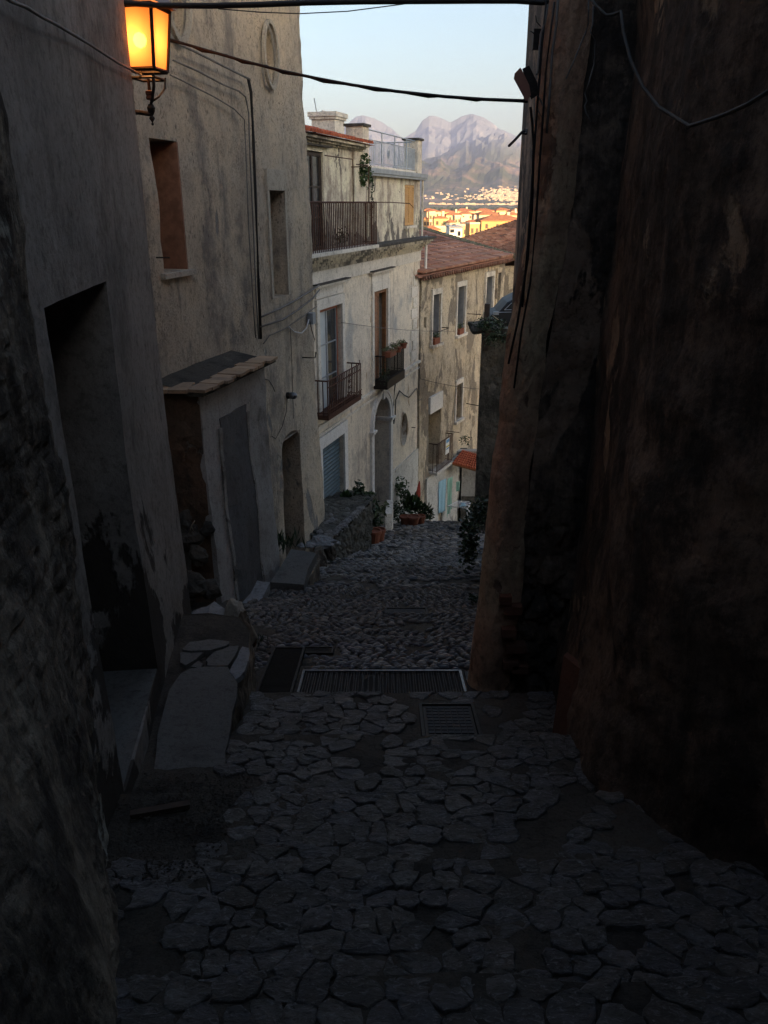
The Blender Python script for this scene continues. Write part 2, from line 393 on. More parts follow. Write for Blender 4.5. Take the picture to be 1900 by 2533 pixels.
M['sheet_green'] = simple('pale_green_towel', (.30, .52, .44), .95, 0, .08, 20)
M['sheet_lilac'] = simple('lilac_shirt_cloth', (.34, .33, .42), .95, 0, .1, 20)
M['red'] = simple('faded_red_fabric', (.38, .06, .04), .8, 0, .25, 20)
M['box_brown'] = simple('rust_brown_box_paint', (.26, .12, .09), .7, 0, .12, 12)
M['ledge_tile'] = objvar('ledge_clay_slab', [(.30, .21, .13), (.23, .17, .12), (.36, .26, .17), (.20, .15, .11)], .85, ((25, .6, .01),), .2)
M['twig'] = simple('dry_twig', (.3, .27, .2), .9)
M['car'] = simple('black_car_paint', (.02, .022, .026), .55, 0, .1, 2, .3, 0)
M['chrome'] = simple('pale_window_trim', (.35, .38, .42), .3, .6, .1, 2)
M['brick_red'] = objvar('weathered_brick', [(.12, .045, .028), (.16, .07, .045), (.10, .05, .035)], .9, ((30, .8, .01),), .2)

# ---------------------------------------------------------------- ground of the alley
EDG = [-6.6, -5.7, -4.8, -3.9, -3.0, -2.2, -1.4, -.6, .2, .92, 1.68, 2.35, 2.95, 3.7, 4.5, 5.22, 6.2, 7.3, 8.2, 9.2, 10.2, 11.2, 12.2, 13.3, 14.4, 15.5, 16.7, 17.9, 19.1, 20.3, 21.5]
SL = .33
def G0(Y):
    if Y > 21.5: return -(1.6 + SL * 21.5) - .47 * (Y - 21.5)
    return -(1.6 + SL * Y)
def G(Y):
    if Y >= 21.5 or Y < EDG[0]: return G0(Y)
    for a, b in zip(EDG, EDG[1:]):
        if a <= Y < b:
            m = (a + b) / 2; k = .2 if Y < 5.2 else .27
            return -(1.6 + SL * m) - k * (Y - m)
    return G0(Y)
def build_ground():
    ys = []
    for a, b in zip(EDG, EDG[1:]):
        n = 14 if b < 6 else 8
        ys += [a + (b - a) * k / n for k in range(n)] + [b - .012]
    ys += [21.5 + .5 * k for k in range(0, 60)]
    xs = [-9, -7, -5.5, -4.5, -3.5, -3, -2.6] + [-2.3 + .06 * k for k in range(0, 80)] + [2.6, 3, 3.5, 4.5, 6, 8, 12]
    m = MB()
    for y in ys:
        for x in xs:
            a = .012 if y < 6 else .02
            jag = fbm(x * 2.5, y * .0 + round(y * 1.3), 3) * .03
            m.v.append((x, y + jag, G(y) + fbm(x * 2.2, y * 2.2, 0) * a + fbm(x * 14, y * 14, 5) * .006))
    nx = len(xs)
    for j in range(len(ys) - 1):
        for i in range(nx - 1):
            a = j * nx + i; m.f.append((a, a + 1, a + nx + 1, a + nx))
    o = m.build('alley_pavement', M['mortar'], smooth=False, recalc=False)
    return tag(o, kind='structure')
pavement = build_ground()
# left/right limits of the walkable alley at Y
def XL(Y):
    if Y < 2.3: return -.80 - .12 * Y
    if Y < 3.25: return -.70
    if Y < 5.0: return -.90
    if Y < 7: return -1.35
    if Y < 9.6: return -1.62 + .16 * (Y - 7)
    if Y < 12: return -1.25 + .15 * (Y - 9.6)
    if Y < 14: return -.86 + .33 * (Y - 12.2)
    if Y < 18.5: return -.35 + .05 * (Y - 14)
    return -6.45 + .3226 * Y + .05
def XR(Y):
    if Y < 2.2: return 1.75 - .15 * Y
    if Y < 3.2: return 1.41 - .34 * (Y - 2.2)
    if Y < 4.5: return 1.08
    if Y < 4.7: return 1.1
    if Y < 5.3: return .66
    return .66 + (Y - 5.2) * .125
def clip(poly, p, n):
    out = []
    for i in range(len(poly)):
        a, b = poly[i], poly[(i + 1) % len(poly)]
        da = (a[0] - p[0]) * n[0] + (a[1] - p[1]) * n[1]; db = (b[0] - p[0]) * n[0] + (b[1] - p[1]) * n[1]
        if da <= 0: out.append(a)
        if da * db < 0:
            t = da / (da - db); out.append((a[0] + (b[0] - a[0]) * t, a[1] + (b[1] - a[1]) * t))
    return out
MAN = (.24, .55, 3.84, 4.26)   # manhole in world x,y
def stones():
    pts = []
    for a, b in zip(EDG, EDG[1:]):
        if b <= .5 or a > 4.6: continue
        n = max(3, round((b - a) / (.10 if a > 1.2 else .105))); dy = (b - a) / n
        for j in range(n):
            y = a + dy * (j + .5); x = -1.25 + R.uniform(0, .2)
            while x < 1.85:
                pts.append((x, clamp(y + R.uniform(-.36, .36) * dy, a + .03, b - .03), a, b)); x += R.choice((.07, .10, .13, .16, .22)) * R.uniform(.85, 1.15) * (.85 if y < 2.4 else 1)
    cnt = 0; rest = MB()
    for i, (x, y, a, b) in enumerate(pts):
        if x < XL(y) + .02 or x > XR(y) + .05: continue
        if a >= 4.5: continue
        if MAN[0] - .09 < x < MAN[1] + .09 and MAN[2] - .07 < y < MAN[3] + .07: continue
        if fbm(x * 1.1 + 4, y * 1.3, 9, 2) > .30 and R.random() < .65: continue    # bare mortar patches
        if R.random() < .05: continue
        poly = [(x - .2, max(y - .2, a + .004)), (x + .2, max(y - .2, a + .004)), (x + .2, min(y + .2, b - .012)), (x - .2, min(y + .2, b - .012))]
        for k, q in enumerate(pts):
            if k == i or abs(q[0] - x) > .42 or abs(q[1] - y) > .42: continue
            poly = clip(poly, ((x + q[0]) / 2, (y + q[1]) / 2), (q[0] - x, q[1] - y))
            if len(poly) < 3: break
        if len(poly) < 3: continue
        cx = sum(p[0] for p in poly) / len(poly); cy = sum(p[1] for p in poly) / len(poly)
        ring = []; nn = len(poly); sd = R.uniform(0, 99)
        for k in range(nn):                       # corner-cut, then split into short wobbly edges
            p, q = poly[k], poly[(k + 1) % nn]; L = math.hypot(p[0] - q[0], p[1] - q[1])
            c0 = R.uniform(.10, .28); c1 = 1 - R.uniform(.10, .28); m_ = 2 if L > .07 else 1
            for e_ in range(m_ + 1):
                t_ = c0 + (c1 - c0) * e_ / m_; ring.append((p[0] + (q[0] - p[0]) * t_ + R.gauss(0, .0045), p[1] + (q[1] - p[1]) * t_ + R.gauss(0, .004)))
        if max(p[0] for p in ring) - min(p[0] for p in ring) < .05: continue
        sh = R.uniform(.94, 1.03); tx, ty = R.gauss(0, .05), R.gauss(0, .06); h = R.uniform(.003, .016); m = MB(); n = len(ring)
        for s_, hz in ((sh, -.03), (sh * .985, h * .45), (sh * .93, h * .85), (sh * .72, h)):
            for p in ring:
                px, py = (p[0] - cx) * s_, (p[1] - cy) * s_
                e = (noise.noise(Vector((px * 28 + sd, py * 40, s_))) * .011 if hz > 0 else 0)
                m.v.append((px, py, hz + (tx * px + ty * py if hz > 0 else 0) + e - .2 * py))
        m.v.append((0, 0, h + R.uniform(-.006, .005)))
        for r in range(3):
            for k in range(n):
                k2 = (k + 1) % n; m.f.append((r * n + k, r * n + k2, (r + 1) * n + k2, (r + 1) * n + k))
        for k in range(n): m.f.append((3 * n + k, 3 * n + (k + 1) % n, 4 * n))
        g = Vector((cx, cy, G(cy) + .003))
        if cnt < 300: inst('paving_stone', mesh_of(m, 'paving_stone', M['stone']), pavement, g); cnt += 1
        else: rest.add([Vector(v) + g for v in m.v], m.f)
    print('stones', cnt, len(rest.v))
    if rest.f: tag(rest.build('paving_stones', M['stone_rest'], pavement, recalc=False), kind='stuff')
M['stone_rest'] = slate('slate_paving_stones', [(0.142, 0.144, 0.156), (0.266, 0.262, 0.266), (0.19, 0.186, 0.19), (0.323, 0.31, 0.289), (0.162, 0.152, 0.139), (0.237, 0.237, 0.251)], False)
stones()
def pebble_mesh(m, c, L, W, H, ang, n=6):
    b = len(m.v); ca, sa = math.cos(ang), math.sin(ang); c = Vector(c)
    for s_, hz in ((1, -.3), (.95, .35), (.5, 1)):
        for k in range(n):
            th = 2 * math.pi * k / n; x = math.cos(th) * L * s_; y = math.sin(th) * W * s_
            m.v.append((c.x + x * ca - y * sa, c.y + x * sa + y * ca, c.z + hz * H - .3 * (x * sa + y * ca)))
    for r in range(2):
        for k in range(n):
            k2 = (k + 1) % n; m.f.append((b + r * n + k, b + r * n + k2, b + (r + 1) * n + k2, b + (r + 1) * n + k))
    m.f.append(tuple(b + 2 * n + k for k in range(n)))
GR = (-.60, .57, 4.60, 5.06)     # main slotted drain
GL = (-.885, -.63, 4.62, 5.55)   # fine-barred grate beside the slab
GM2 = (-.95, -.42, 5.68, 5.86)    # dark grate strip
GM3 = (.03, .45, 7.45, 7.72)      # small manhole
def pebbles():
    single = []; rest = MB(); y = 4.55
    while y < 22.2:
        k = 1 if y < 9 else (1.5 if y < 14 else 2.1); dy = .042 * k; x = XL(y) - .05
        while x < XR(y) + (.45 if y > 11 else .12):
            px = x + R.uniform(-.01, .01); py = y + R.uniform(-.012, .012) * k
            x += .092 * k * R.uniform(.8, 1.25)
            bad = False
            for g in (GR, GL, GM2, GM3):
                if g[0] - .05 < px < g[1] + .05 and g[2] - .03 < py < g[3] + .03: bad = True
            if py < 5.1 and (px > .55 or px < GL[1]): bad = True
            if bad: continue
            if fbm(px * 2.1, py * 1.7, 33, 3) > .36 or R.random() < .03: continue
            ang = fbm(px * 1.3, py * 1.3, 7, 2) * 2.2 + R.gauss(0, .16) + (.35 if px < 0 else -.1)
            L = R.uniform(.026, .060) * k; W = R.uniform(.010, .024) * k
            z = G(py) + .006 + fbm(px * 3, py * 3, 2) * .012
            if len(single) < 300 and -.95 < px < .8:
                m = MB(); pebble_mesh(m, (0, 0, 0), L, W, .022, ang); single.append((m, (px, py, z)))
            else: pebble_mesh(rest, (px, py, z), L, W, .022 * k ** .5, ang)
        y += dy
    pm = [mesh_of(m, 'pebble', M['pebble_one']) for m, _ in single[:40]]
    for i, (m, p) in enumerate(single): inst('pebble', pm[i % 40], pavement, p)
    o = rest.build('pebble_paving', M['pebble'], pavement, recalc=False); tag(o, kind='stuff')
M['pebble_one'] = objvar('river_pebble_single', [(0.0875, 0.0875, 0.106), (0.138, 0.138, 0.15), (0.188, 0.181, 0.175), (0.112, 0.125, 0.15), (0.3, 0.288, 0.263)], .5, ((0.62, 0.5, 0.0125),), .5)
pebbles()
# drains, as things set in the pavement
X_, Y_ = Vector((1, 0, 0)), Vector((0, 1, 0))
def drain(name, g, label, barlen_along_y, nb, bw, mat=M['steel'], group=None, bent=False, zoff=.012):
    x0, x1, y0, y1 = g; cy = (y0 + y1) / 2; k = -.2 if cy < 5.2 else -.27
    ay = Vector((0, 1, k)); zc = G(cy) + zoff
    t = empty(name, ((x0 + x1) / 2, cy, zc), label, 'drain', group)
    o = Vector((0, cy, zc)); n = Vector((0, -k, 1)).normalized(); h = (y1 - y0) / 2
    MB().ob(o, X_, ay, n, x0 + .01, x1 - .01, -h + .01, h - .01, -.012, -.008).build('pit', M['void'], t)
    fm = MB(); fm.ob(o, X_, ay, n, x0, x1, -h, -h + .02, -.03, .014); fm.ob(o, X_, ay, n, x0, x1, h - .02, h, -.03, .014)
    fm.ob(o, X_, ay, n, x0, x0 + .018, -h + .02, h - .02, -.03, .014); fm.ob(o, X_, ay, n, x1 - .018, x1, -h + .02, h - .02, -.03, .014)
    fm.build('frame', mat, t)
    for i in range(nb):
        f = (i + .5) / nb
        if barlen_along_y:
            x = x0 + .02 + (x1 - x0 - .04) * f; b = (.012 * math.sin(i * 9.1) if bent and nb * .28 < i < nb * .5 else 0)
            m = MB(); pts = [o + X_ * (x + b * math.sin(math.pi * q) + (.004 * math.sin(i * 3.) if bent else 0) * q) + ay * (-h + .02 + (2 * h - .04) * q) + n * .003 for q in (0, .25, .5, .75, 1)]
            m.tube(pts, bw / 2, 4)
        else:
            yy = -h + .02 + (2 * h - .04) * f; m = MB(); m.ob(o, X_, ay, n, x0 + .02, x1 - .02, yy - bw / 2, yy + bw / 2, -.004, .006)
        m.build('bar', mat, t)
    return t
drain('drain_grate', GR, 'long slotted steel storm drain crossing the alley, some of its bars bent', True, 58, .009, bent=True)
drain('drain_grate', GL, 'fine-barred dark metal grate beside the concrete slab', False, 44, .006, M['iron'])
drain('drain_grate', GM2, 'narrow dark grate strip among the pebbles behind the fine-barred grate', False, 5, .012, M['iron'])
def manhole(g, label, nx, ny):
    x0, x1, y0, y1 = g; cy = (y0 + y1) / 2; k = -.2 if cy < 5.2 else -.27; ay = Vector((0, 1, k)); n = Vector((0, -k, 1)).normalized()
    zc = G(cy) + .012; o = Vector((0, cy, zc)); h = (y1 - y0) / 2
    t = empty('manhole_cover', ((x0 + x1) / 2, cy, zc), label, 'manhole cover')
    fm = MB(); fm.ob(o, X_, ay, n, x0 - .02, x1 + .02, -h - .02, -h, -.03, .01); fm.ob(o, X_, ay, n, x0 - .02, x1 + .02, h, h + .02, -.03, .01)
    fm.ob(o, X_, ay, n, x0 - .02, x0, -h, h, -.03, .01); fm.ob(o, X_, ay, n, x1, x1 + .02, -h, h, -.03, .01)
    fm.build('frame', M['iron'], t)
    MB().ob(o, X_, ay, n, x0 + .004, x1 - .004, -h + .004, h - .004, -.03, .0).build('plate', M['iron'], t)
    for i in range(nx):
        for j in range(ny):
            a = x0 + .02 + (x1 - x0 - .04) * (i + .5) / nx; b = -h + .02 + (2 * h - .04) * (j + .5) / ny
            dx = (x1 - x0) / nx * .36; dy = 2 * h / ny * .36
            MB().ob(o, X_, ay, n, a - dx, a + dx, b - dy, b + dy, .0, .007).build('stud', M['steel_dark'], t)
M['steel_dark'] = simple('worn_cast_iron', (.05, .05, .052), .8, 0, .3, 30, .3)
manhole(MAN, 'rectangular cast-iron manhole cover with raised studs in the paving, right of centre', 7, 9)
manhole(GM3, 'small cast-iron cover far down among the pebbles', 6, 4)
# cover stone right of the drain
MB().ob(Vector((0, 4.82, G(4.82) + .01)), X_, Vector((0, 1, -.2)), UP, .59, .74, -.22, .22, -.05, .012).build('steel_plate', M['iron'], None)
tag(bpy.data.objects['steel_plate'], 'dark metal plate between the storm drain and the right-hand wall corner', 'metal plate')
# ================================================================ LEFT NEAR HOUSE
FL = Frame((-.917, 0), (-.1093, .994), (.994, .1093))
lh = empty('plastered_house', (-1.3, 2.5, -3), 'near left house of smooth grey cement plaster with a tall dark doorway', 'house')
def dl(s, z): return fbm(s * .8, z * .6, 1) * .022 + fbm(s * 5, z * 5, 4) * .004 + .04 * clamp((-z - 1.5) / 1.5)
wall('wall', FL, [(-7, -4.2), (5.38, -4.2), (5.38, 2), (5.36, 3.0), (-7, 3.0)], [(rect(3.0, 4.07, -2.57, -.36), .34)], M['left'], lh, .11, 3.2, dl)
MB().ob(FL.p(0, 0), FL.d, FL.n, UP, 2.9, 4.2, -.40, -.335, -2.6, -.3).build('door', M['door_grey'] if 'door_grey' in M else M['void'], lh)
MB().ob(FL.p(0, 0), FL.d, FL.n, UP, 3.0, 4.07, -.335, .02, -2.66, -2.565).build('doorstep', M['concrete'], lh)
# rubble buttress towards the camera
def frub(u, v):
    s = -2.5 + 5.37 * u; z = -3.3 + 4.2 * v; Y = s * .994
    off = .02 + .33 * smooth((-z - .7) / 1.5) * clamp((2.65 - Y) / 1.15)
    vd = noise.voronoi(Vector((s * 5 + fbm(s * 4, z * 4, 1) * .5, z * 8.5, 1)))[0]
    off += (.011 if fbm(s * .9, z * .8, 77) < .12 else .002) * clamp((vd[1] - vd[0]) * 4.5) + fbm(s * 3, z * 2, 2) * .024 + fbm(s * 9, z * 8, 6) * .010 + abs(fbm(s * 22, z * 18, 3)) * .007
    if u > .995: off = -.05
    if u > .97: off *= .8
    return FL.p(s + fbm(z * 1.5, 3, 1) * .04 * (u > .9), z, off)
bt = surf('rubble_buttress', frub, 260, 220, M['rubble'], None, sm=False)
tag(bt, 'rough rubble stone buttress with flaking plaster at the left edge of the picture', 'wall')
# cable clipped on the near left house
def cable(name, pts, r, mat, label, group=None, n=5, parent=None, cat='cable'):
    m = MB(); m.tube(pts, r, n); o = m.build(name, mat, parent, smooth=True)
    if not parent: tag(o, label, cat, group)
    return o
def sag(a, b, d, n=14, side=0.):
    a, b = Vector(a), Vector(b)
    return [a + (b - a) * (k / n) - UP * (4 * d * (k / n) * (1 - k / n)) + X_ * side * math.sin(k * 1.7) for k in range(n + 1)]
def onL(u, v, out=.02):
    q, r = ray(u, v); Y = -.917 / (q + .11); return Vector((q * Y, Y, r * Y)) + FL.n * out
cable('cable', [onL(u, v, .035) for u, v in ((-60, -35), (0, 3), (40, 18), (80, 42), (120, 62), (165, 88), (200, 108), (240, 133), (280, 158), (335, 185))], .007, M['cable_grey'], 'grey cable clipped diagonally down the near left house towards the lantern')
# ================================================================ CONCRETE SLAB BESIDE IT
sb = empty('stone_bench', (-1.15, 4.1, -3), 'raised concrete slab with cracked far end beside the doorway of the near left house', 'stone bench')
def cpoly(l, z): return [tuple(PZ(350 + x * .3616, 1400 + y * .3616, z)[:2]) for x, y in l]
body = [(-1.235, 3.22), (-1.0, 3.2), (-.93, 3.35), (-.90, 3.7), (-.88, 4.1), (-.885, 4.5), (-.92, 4.8), (-1.02, 4.97), (-1.25, 5.03), (-1.52, 5.0), (-1.50, 4.5), (-1.42, 4.1), (-1.34, 3.6)]
def fbody(u, v):
    k = u * len(body); i = int(k) % len(body); t = k - int(k); a, b = body[i], body[(i + 1) % len(body)]
    x, y = a[0] + (b[0] - a[0]) * t, a[1] + (b[1] - a[1]) * t; z = -3.5 + .77 * v
    cx, cy = -1.2, 4.1; e = 1 + fbm(x * 6, y * 6, z * 6) * .10 * (1 - v ** 6) - .0
    return Vector((cx + (x - cx) * e, cy + (y - cy) * (1 + (e - 1) * .3), z))
surf('rubble_base', fbody, 130, 18, M['rubble'], sb, sm=False)
MB().prism(body, -2.76, -2.735, .004).build('bedding', M['mortar'], sb)
ZS = -2.70
for nm, pl, mt, zt in (('slab', [(270, 735), (340, 700), (420, 690), (590, 690), (640, 770), (655, 810), (620, 1000), (590, 1210), (575, 1330), (545, 1490), (480, 1440), (430, 1412), (380, 1405), (300, 1420), (180, 1460), (80, 1430), (110, 1150), (190, 850)], 'concrete', ZS),
                       ('broken_slab', [(280, 570), (330, 520), (470, 500), (600, 515), (580, 545), (470, 575), (340, 580)], 'concrete', ZS + .01),
                       ('broken_slab', [(265, 590), (430, 585), (370, 640), (300, 680), (265, 660)], 'concrete', ZS - .004),
                       ('broken_slab', [(440, 645), (500, 585), (600, 550), (665, 545), (640, 610), (590, 680), (450, 680)], 'concrete', ZS + .004),
                       ('broken_slab', [(335, 688), (390, 648), (425, 668), (400, 700)], 'concrete', ZS - .01),
                       ('edge_stone', [(600, 720), (655, 625), (690, 550), (735, 560), (735, 640), (705, 720), (645, 775)], 'slab_light', ZS + .004)):
    pl = cpoly(pl, zt); p2 = []
    for i, p in enumerate(pl):
        q = pl[(i + 1) % len(pl)]; p2 += [p, ((p[0] + q[0]) / 2 + R.gauss(0, .004), (p[1] + q[1]) / 2 + R.gauss(0, .004))]
    MB().prism(p2, zt - .04, zt).build(nm, M[mt], sb)
# rubble-strewn ground and a board at its foot
MB().ob(Vector((-.98, 2.78, G(2.78) + .02)), Vector((.93, .25, 0)), Vector((-.25, .93, -.1)), UP, -.13, .13, -.02, .02, -.01, .012).build('wooden_board', M['old_board'])
tag(bpy.data.objects['wooden_board'], 'short brown plank lying on the gravel in front of the concrete slab', 'plank')
gv = MB()
for i in range(2600):
    y = R.uniform(2.2, 3.25); x = R.uniform(-1.2, -.66); r_ = R.uniform(.0015, .006) * (1.8 if R.random() < .05 else 1)
    pebble_mesh(gv, (x, y, G(y) + .012), r_, r_ * R.uniform(.6, 1), r_ * .6, R.uniform(0, 3), 5)
tag(gv.build('gravel', M['mortar'], None, recalc=False), 'loose grit on the ground in front of the concrete slab', 'gravel', kind='stuff')
def rock(name, c, r, mat, label=None, cat='stone', parent=None, seed=0, n=12, group=None):
    m = MB(); c = Vector(c)
    for j in range(n // 2 + 1):
        ph = math.pi * j / (n // 2)
        for i in range(n):
            th = 2 * math.pi * i / n; d = Vector((math.sin(ph) * math.cos(th), math.sin(ph) * math.sin(th), math.cos(ph)))
            e = 1 + noise.noise(d * 1.3 + Vector((seed, 0, 0))) * .45 + noise.noise(d * 4 + Vector((seed, 5, 0))) * .12
            for ax in ((.8, .5, .3), (-.5, .8, .2), (.1, -.7, .6), (.2, .3, -.9)):
                dd = d.dot(Vector(ax).normalized())
                if dd > .72: e *= .72 / dd
            m.v.append(tuple(c + Vector((d.x * r[0], d.y * r[1], d.z * r[2])) * e))
    for j in range(n // 2):
        for i in range(n):
            i2 = (i + 1) % n; m.f.append((j * n + i, j * n + i2, (j + 1) * n + i2, (j + 1) * n + i))
    o = m.build(name, mat, parent, recalc=True)
    if not parent: tag(o, label, cat, group)
    return o
rock('bluish_rock_step', P(505, 1545, 5.7) + Vector((-.05, .1, -.35)), (.36, .6, .36), M['slab_light'], 'flat bluish rock step at the far corner of the near left house', 'rock', seed=2, n=20)
rock('boulder', P(575, 1560, 5.45) + Vector((.03, .1, -.05)), (.13, .12, .24), M['rubble'], 'dark upright boulder between the concrete slab and the pebbles', 'rock', seed=6, n=20)
rock('fallen_stone', P(462, 1590, 5.0), (.04, .04, .04), M['void'], 'small black stone on the broken end of the concrete slab', 'stone', seed=9)
# ================================================================ LANTERN on the far corner of the near left house
LB = P(362, 215, 5.55)
ln = empty('street_lantern', LB, 'lit orange four-sided street lantern on an iron wall bracket, upper left', 'street lantern')
Yl = 5.55
def LP(u, v, dy=0): return P(u, v, Yl + dy)
cx = LP(383 + 0, 100).x
top = LP(360, 22).z; bot = LP(360, 175).z; ctr = Vector((P(358, 100, Yl).x, Yl, 0))
ang = rad(-12); ax1 = Vector((math.cos(ang), math.sin(ang), 0)); ax2 = Vector((-math.sin(ang), math.cos(ang), 0))
wt, wb = .122, .088
def lc(i, j, z, k): return ctr + ax1 * i * k + ax2 * j * k + UP * z
cs = [(-1, -1), (1, -1), (1, 1), (-1, 1)]
M['lglass'] = NT('frosted_amber_glass').m
_t = M['lglass'].node_tree; _b = _t.nodes['Principled BSDF']; _tr = _t.nodes.new('ShaderNodeBsdfTranslucent'); _tp = _t.nodes.new('ShaderNodeBsdfTransparent')
_tr.inputs[0].default_value = (.42, .235, .12, 1); _tp.inputs[0].default_value = (1, .6, .25, 1)
_mx = _t.nodes.new('ShaderNodeMixShader'); _mx.inputs[0].default_value = .15
_t.links.new(_tr.outputs[0], _mx.inputs[1]); _t.links.new(_tp.outputs[0], _mx.inputs[2])
_t.links.new(_mx.outputs[0], _t.nodes['Material Output'].inputs['Surface'])
for k in range(4):
    a, b = cs[k], cs[(k + 1) % 4]
    m = MB(); m.add([lc(*a, bot, wb - .004), lc(*b, bot, wb - .004), lc(*b, top, wt - .004), lc(*a, top, wt - .004)], [(0, 1, 2, 3)])
    m.build('glass_pane', M['lglass'], ln)
    MB().tube([lc(*a, bot, wb), lc(*a, top, wt)], .011, 4).build('corner_bar', M['iron'], ln)
m = MB()
for z, k, r_, nm_ in ((bot, wb, .012, 'lower_frame'), (top, wt, .014, 'upper_frame'), (bot - .045, wb * .85, .008, 'base_ring')):
    m = MB()
    for q in range(4): m.tube([lc(*cs[q], z, k), lc(*cs[(q + 1) % 4], z, k)], r_, 4)
    m.build(nm_, M['iron'], ln)
M['lroof'] = simple('lantern_roof_metal', (.22, .15, .13), .5, .5, .1, 6)
m = MB(); m.add([lc(*c, top + .012, wt + .03) for c in cs] + [ctr + UP * (top + .24) + ax1 * i * .03 + ax2 * j * .03 for i, j in cs],
    [(0, 1, 5, 4), (1, 2, 6, 5), (2, 3, 7, 6), (3, 0, 4, 7), (4, 5, 6, 7)]); m.build('roof', M['lroof'], ln)
MB().lathe(ctr + UP * (top + .24), [(.03, 0), (.04, .02), (.015, .05), (.02, .07), (.001, .1)], 8).build('finial', M['iron'], ln)
yb = bot - .045
MB().lathe(ctr + UP * (bot - .165), [(.0, 0), (.022, .006), (.026, .016), (.022, .03), (.026, .036), (.026, .052), (.010, .058), (.009, .12)], 10).build('holder', M['rust'], ln)
MB().tube([ctr + ax1 * .07 - ax2 * .07 + UP * (yb + .02), ctr + ax1 * .065 - ax2 * .065 + UP * (yb - .05), ctr + ax1 * .035 - ax2 * .035 + UP * (yb - .10), ctr + UP * (yb - .145)], .010, 6).build('scroll_arm', M['iron'], ln)
MB().tube([ctr + ax1 * .09 + ax2 * .05 + UP * (yb + .01), ctr + ax1 * .085 + ax2 * .04 + UP * (yb - .05), ctr + ax1 * .06 + UP * (yb - .10), ctr + UP * (yb - .13)], .006, 6).build('scroll_arm', M['iron'], ln)
zf = bot - .21
MB().lathe(ctr + UP * (zf - .145), [(.002, .05), (.008, .055), (.008, .062), (.003, .068), (.018, .09), (.015, .10), (.008, .105), (.022, .13), (.026, .15), (.016, .17)], 10).build('bracket_finial', M['iron'], ln)
MB().tube([ctr + UP * (zf - .03), ctr + UP * (zf - .02) - X_ * .08, ctr + UP * (zf - .02) - X_ * .30 - Y_ * .12], .014, 8).build('wall_arm', M['iron'], ln)
bulb = MB().lathe(ctr + Vector((-.03, 0, (top + bot) / 2 - .0)), [(.001, -.045), (.03, -.03), (.042, 0), (.03, .03), (.001, .045)], 12).build('bulb', bpy.data.materials.new('sodium_bulb'), ln, smooth=True)
bm_ = bulb.data.materials[0]; bm_.use_nodes = True; _e = bm_.node_tree.nodes['Principled BSDF']; _e.inputs['Emission Color'].default_value = (1, .5, .13, 1); _e.inputs['Emission Strength'].default_value = 18
pl = bpy.data.lights.new('lantern_glow', 'POINT'); plo = bpy.data.objects.new('lantern_glow', pl); COL.objects.link(plo)
pl.energy = 13.0; pl.color = (1, .34, .09); pl.shadow_soft_size = .05; plo.parent = ln; plo.location = ctr + Vector((-.03, 0, (top + bot) / 2)) - LB
# ================================================================ CHURCH-LIKE TALL BUILDING
FC = Frame((-2.42, 8.0), (.2516, .9678), (.9678, -.2516))
ch = empty('tall_stucco_house', (-2, 10.5, -5), 'tall windowed building of pitted beige stucco with oval openings, left of the sky', 'building')
def dc(s, z): return fbm(s * .5, z * .4, 21) * .05 + fbm(s * 3, z * 3, 24) * .012 + fbm(s * 9, z * 9, 2) * .006 - .025 * max(z, 0) + .05 * clamp((-z - 3) / 2.5) + (.02 * fbm(z * 4, 1, 1) if s > 5 else 0)
zd = -3.42
wall('wall', FC, [(-3, -8), (5.166, -8), (5.2, -5), (5.166, -2), (5.13, 0), (5.08, 3), (5.06, 4.3), (-3, 4.3)],
     [(rect(.59, 1.13, -.68, .59), .38), (rect(3.51, 4.06, -1.25, .15), .3), (ell(3.82, 1.77, .2, .35), .16), (ell(1.37, 1.95, .22, .38), .16),
      (arch(3.41, 4.24, -6.2, zd, .17), .42)], M['church'], ch, .10, 4.0, dc)
def wbox(F, a, b, z0, z1, o0, o1, nm, mt, par): return MB().ob(F.p(0, 0), F.d, F.n, UP, a, b, o0, o1, z0, z1).build(nm, mt, par)
M['glowjamb'] = simple('lamp_glow_jamb', (0.231, 0.116, 0.0748), .85, 0, .25, 9)  # lantern glow on the window reveal, put into the colour
M['brownwin'] = simple('brown_board_shutter', (.12, .06, .04), .8, 0, .3, 12)
wbox(FC, .5, 1.2, -.75, .65, -.42, -.375, 'window_board', M['brownwin'], ch)
M['blind'] = plaster('bricked_up_window_render', (.33, .29, .24), (.27, .25, .21), (.13, .11, .1), (.05, .045, .04), .56, .64, 5, 40, .5, .5, off=71)
wbox(FC, 3.45, 4.12, -1.3, .2, -.34, -.295, 'blocked_window', M['blind'], ch)
wbox(FC, 3.6, 4.05, 1.4, 2.15, -.2, -.15, 'oval_panel', M['blind'], ch)
wbox(FC, 1.1, 1.65, 1.5, 2.4, -.2, -.15, 'oval_panel', M['blind'], ch)
wbox(FC, 3.3, 4.35, -6.2, -3.1, -.48, -.41, 'door', M['wood_dark'], ch)
